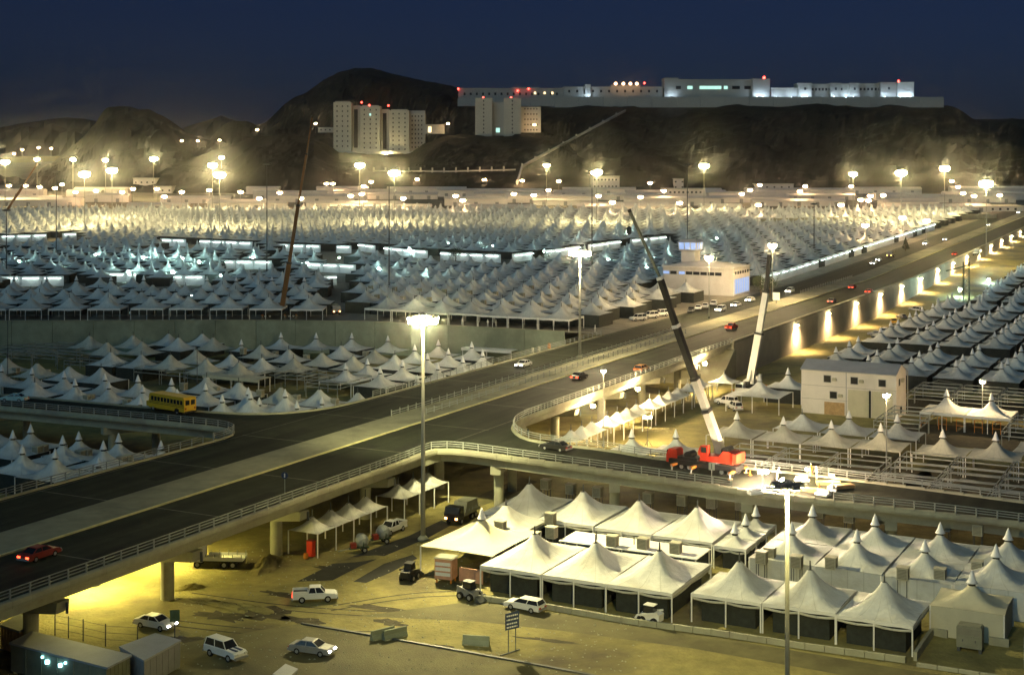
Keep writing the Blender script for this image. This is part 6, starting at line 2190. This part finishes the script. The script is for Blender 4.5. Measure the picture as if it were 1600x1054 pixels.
# rolls of tent cloth and timber stacks
for i, (x, y) in enumerate(((1205, 768), (1222, 756), (1240, 762), (1253, 752), (1300, 766), (1286, 774), (1180, 772))):
    p = on_ramp(x, y)
    b = MB()
    for k_ in range(3):
        b.tube((-.9, (k_ - 1) * .42, .22), (.9, (k_ - 1) * .42, .22), .22, n=10)
    b.tube((-.8, 0, .6), (.85, .05, .6), .2, n=10)
    o = b.build('cloth_roll', M['cap'], None, p + Vector((0, 0, .02)), i * 1.1)
    tag(o, 'heap of white tent cloth rolls in the work lights, %s from the left of several' % nth(sorted([1205, 1222, 1240, 1253, 1300, 1286, 1180]).index(x) + 1), 'cloth rolls', 'cloth rolls on the ramp')
for i, (x, y) in enumerate(((1270, 768), (1294, 757), (1316, 762))):
    p = on_ramp(x, y)
    t = thing('timber_stack', 'stack of raw planks on the ramp, %s from the left' % nth(i + 1), 'planks', p, ROT + i * .4, 'plank stacks on the ramp')
    for k_ in range(4):
        for j in range(3):
            MB().box(-1.6, 1.6, -.6 + j * .4, -.25 + j * .4, .02 + k_ * .12, .12 + k_ * .12).build('plank', M['timber'], t)
for i, (x, y) in enumerate(((1172, 742), (1280, 762))):
    o = MB().lathe([(.3, 0), (.3, .05), (.16, .06), (.05, .75)], 12).build('traffic_cone', M['orange'], None, on_ramp(x, y) + Vector((0, 0, .01)))
    tag(o, 'orange traffic cone on the ramp, %s' % ('beside the crane tail' if i == 0 else 'beside the plank stacks'), 'cone')
# orange-lit traffic drums on the highway by the terrace wall
for i, (x, y) in enumerate(((832, 551), (842, 549), (858, 544))):
    o = MB().lathe([(.35, 0), (.38, .3), (.34, .7), (.3, 1.1), (.1, 1.15)], 12).build('road_drum', M['orange'] if i == 2 else M['cooler'], None, P(x, y, DECK) + Vector((0, 0, .02)))
    tag(o, 'traffic drum at the highway edge by the terrace wall, %s from the left' % nth(i + 1), 'drum', 'traffic drums at the highway edge')

# people working by the lamps
def person(p, head, label, pose, shirt, trouser):
    t = thing('person', label, 'person', p, head)
    me = bpy.data.meshes.new('body')
    J = dict(pel=(0, 0, .92), chest=(0.02 + pose * .18, 0, 1.30), neck=(.03 + pose * .25, 0, 1.48), head=(.05 + pose * .30, 0, 1.62), top=(.05 + pose * .32, 0, 1.74),
             ls=(.02 + pose * .2, .19, 1.40), le=(.10 + pose * .3, .26, 1.14), lh=(.32 + pose * .3, .2, 1.02), rs=(.02 + pose * .2, -.19, 1.40), re=(.06 + pose * .25, -.27, 1.13), rh=(.25 + pose * .3, -.24, .98),
             lhip=(0, .1, .88), lk=(.06, .12, .48), la=(-.02, .13, .08), lt=(.14, .13, .05), rhip=(0, -.1, .88), rk=(.02, -.12, .48), ra=(-.08, -.13, .08), rt=(.08, -.13, .05))
    nm = list(J)
    ed = [('pel', 'chest'), ('chest', 'neck'), ('neck', 'head'), ('head', 'top'), ('chest', 'ls'), ('ls', 'le'), ('le', 'lh'), ('chest', 'rs'), ('rs', 're'), ('re', 'rh'), ('pel', 'lhip'), ('lhip', 'lk'), ('lk', 'la'), ('la', 'lt'),
          ('pel', 'rhip'), ('rhip', 'rk'), ('rk', 'ra'), ('ra', 'rt')]
    rad = dict(pel=.15, chest=.16, neck=.065, head=.10, top=.07, ls=.075, le=.055, lh=.045, rs=.075, re=.055, rh=.045, lhip=.10, lk=.075, la=.055, lt=.045, rhip=.10, rk=.075, ra=.055, rt=.045)
    me.from_pydata([J[k_] for k_ in nm], [(nm.index(a), nm.index(b)) for a, b in ed], [])
    o = bpy.data.objects.new('body', me)
    COL.objects.link(o)
    o.parent = t
    md = o.modifiers.new('skin', 'SKIN')
    for k_, v in enumerate(me.skin_vertices[0].data) if me.skin_vertices else ():
        v.radius = (rad[nm[k_]],) * 2
        v.use_root = (nm[k_] == 'pel')
    if not me.skin_vertices:
        o.modifiers.remove(md)
    ss = o.modifiers.new('sub', 'SUBSURF')
    ss.levels = ss.render_levels = 1
    me.materials.append(shirt)
    hx = .05 + pose * .31
    MB().lathe([(.125, 0), (.13, .03), (.10, .12), (.03, .15)], 12).build('helmet', M['white'], t, (hx, 0, 1.68))
    MB().lathe([(.135, 0), (.12, .3), (.125, .42), (.10, .46)], 12).build('trousers', trouser, t, (0, 0, .55))
    MB().box(hx + .085, hx + .115, -.02, .02, 1.60, 1.65).build('nose', M['skin'], t)
    return t
person(on_ramp(1276, 748), R(200), 'worker in white helmet and pale shirt standing behind the cloth rolls', 0, M['tent_beige'], M['khaki'])
person(on_ramp(1269, 744), R(160), 'worker in white helmet and orange vest by the far ramp railing', .4, M['orange'], M['blue'])
person(on_ramp(1214, 750), R(20), 'worker bending over the cloth rolls near the work lamp', 1.0, M['white'], M['grey'])
for i, (x, y) in enumerate(((762, 511), (775, 511), (700, 505), (722, 508), (930, 520))):
    p = P(x, y, DECK)
    q = SW(to_sw(p.x, p.y)[0], to_sw(p.x, p.y)[1], DECK)
    person(Vector((p.x, p.y + 1, DECK)), R(90 + 70 * i), 'person in pale clothes at the terrace tents above the wall, %s from the left' % nth(sorted([762, 775, 700, 722, 930]).index(x) + 1), 0, M['white'], M['tent_old'])

# ------------------------------------------------------------------ trees
def tree(p, h, r, label, conif=False, seed=0):
    rr_ = random.Random(seed)
    t = thing('tree', label, 'tree', p)
    b = MB().tube((0, 0, -.2), (0, 0, h * .75), .22, .08, n=7)
    for i in range(6):
        a = rr_.uniform(0, 6.28)
        z = h * rr_.uniform(.3, .65)
        b.tube((0, 0, z), (r * .6 * math.cos(a), r * .6 * math.sin(a), z + h * .2), .08, .03, n=5)
    b.build('trunk', M['bark'], t)
    c = MB()
    for i in range(700):
        if conif:
            z = rr_.uniform(.12, 1)
            rad = r * (1 - z) * rr_.uniform(.5, 1)
            a = rr_.uniform(0, 6.28)
            q = Vector((rad * math.cos(a), rad * math.sin(a), z * h))
        else:
            q = Vector((rr_.gauss(0, 1), rr_.gauss(0, 1), rr_.gauss(0, 1))).normalized() * rr_.uniform(.45, 1)
            k_ = 1 + .35 * mnoise.noise(q * 2.2 + Vector((seed, 0, 0)))
            q = Vector((q.x * r * k_, q.y * r * k_, h * .62 + q.z * h * .38 * k_))
        s_ = rr_.uniform(.12, .3)
        u_ = Vector((rr_.gauss(0, 1), rr_.gauss(0, 1), rr_.gauss(0, 1))).normalized()
        v_ = u_.orthogonal().normalized()
        c.add([q - u_ * s_, q + v_ * s_ * .5, q + u_ * s_, q - v_ * s_ * .5], [(0, 1, 2, 3)])
    c.build('crown', M['leaf'], t)
for i, (px, py, hh, rr_, cf) in enumerate(((712, 410, 6.5, 3.6, False), (846, 412, 6, 4.2, False), (1415, 392, 6, 2.2, True), (1189, 462, 7, 3.2, False), (1203, 461, 6, 2.6, False), (556, 470, 5, 3, False))):
    p = lane_px([(px, py)])[0]
    tree(p, hh, rr_, ['dark bushy tree below the left half of the lit terrace lane', 'dark bushy tree below the middle of the lit terrace lane', 'small dark conifer at the highway edge', 'dark round tree beside the terminal glass front',
                      'smaller dark tree right of the terminal glass front', 'dark shrub in the lane beside the terrace tents'][i], cf, i)
# ------------------------------------------------------------------ the air
HZ_D = 0.000085
hb = MB().box(-2600, 2600, -60, 4600, -1.5, 330)
haze = hb.build('haze', None)
haze.data.materials.clear()
hm_ = bpy.data.materials.new('haze')
hm_.use_nodes = True
N, K = hm_.node_tree.nodes, hm_.node_tree.links
N.clear()
ho_ = N.new('ShaderNodeOutputMaterial')
pv = N.new('ShaderNodeVolumePrincipled')
pv.inputs['Color'].default_value = (.85, .88, .92, 1)
pv.inputs['Density'].default_value = HZ_D
pv.inputs['Anisotropy'].default_value = 0.985
K.new(pv.outputs[0], ho_.inputs['Volume'])
haze.data.materials.append(hm_)
tag(haze, 'thin night haze lying over the whole valley', 'haze', kind='stuff')
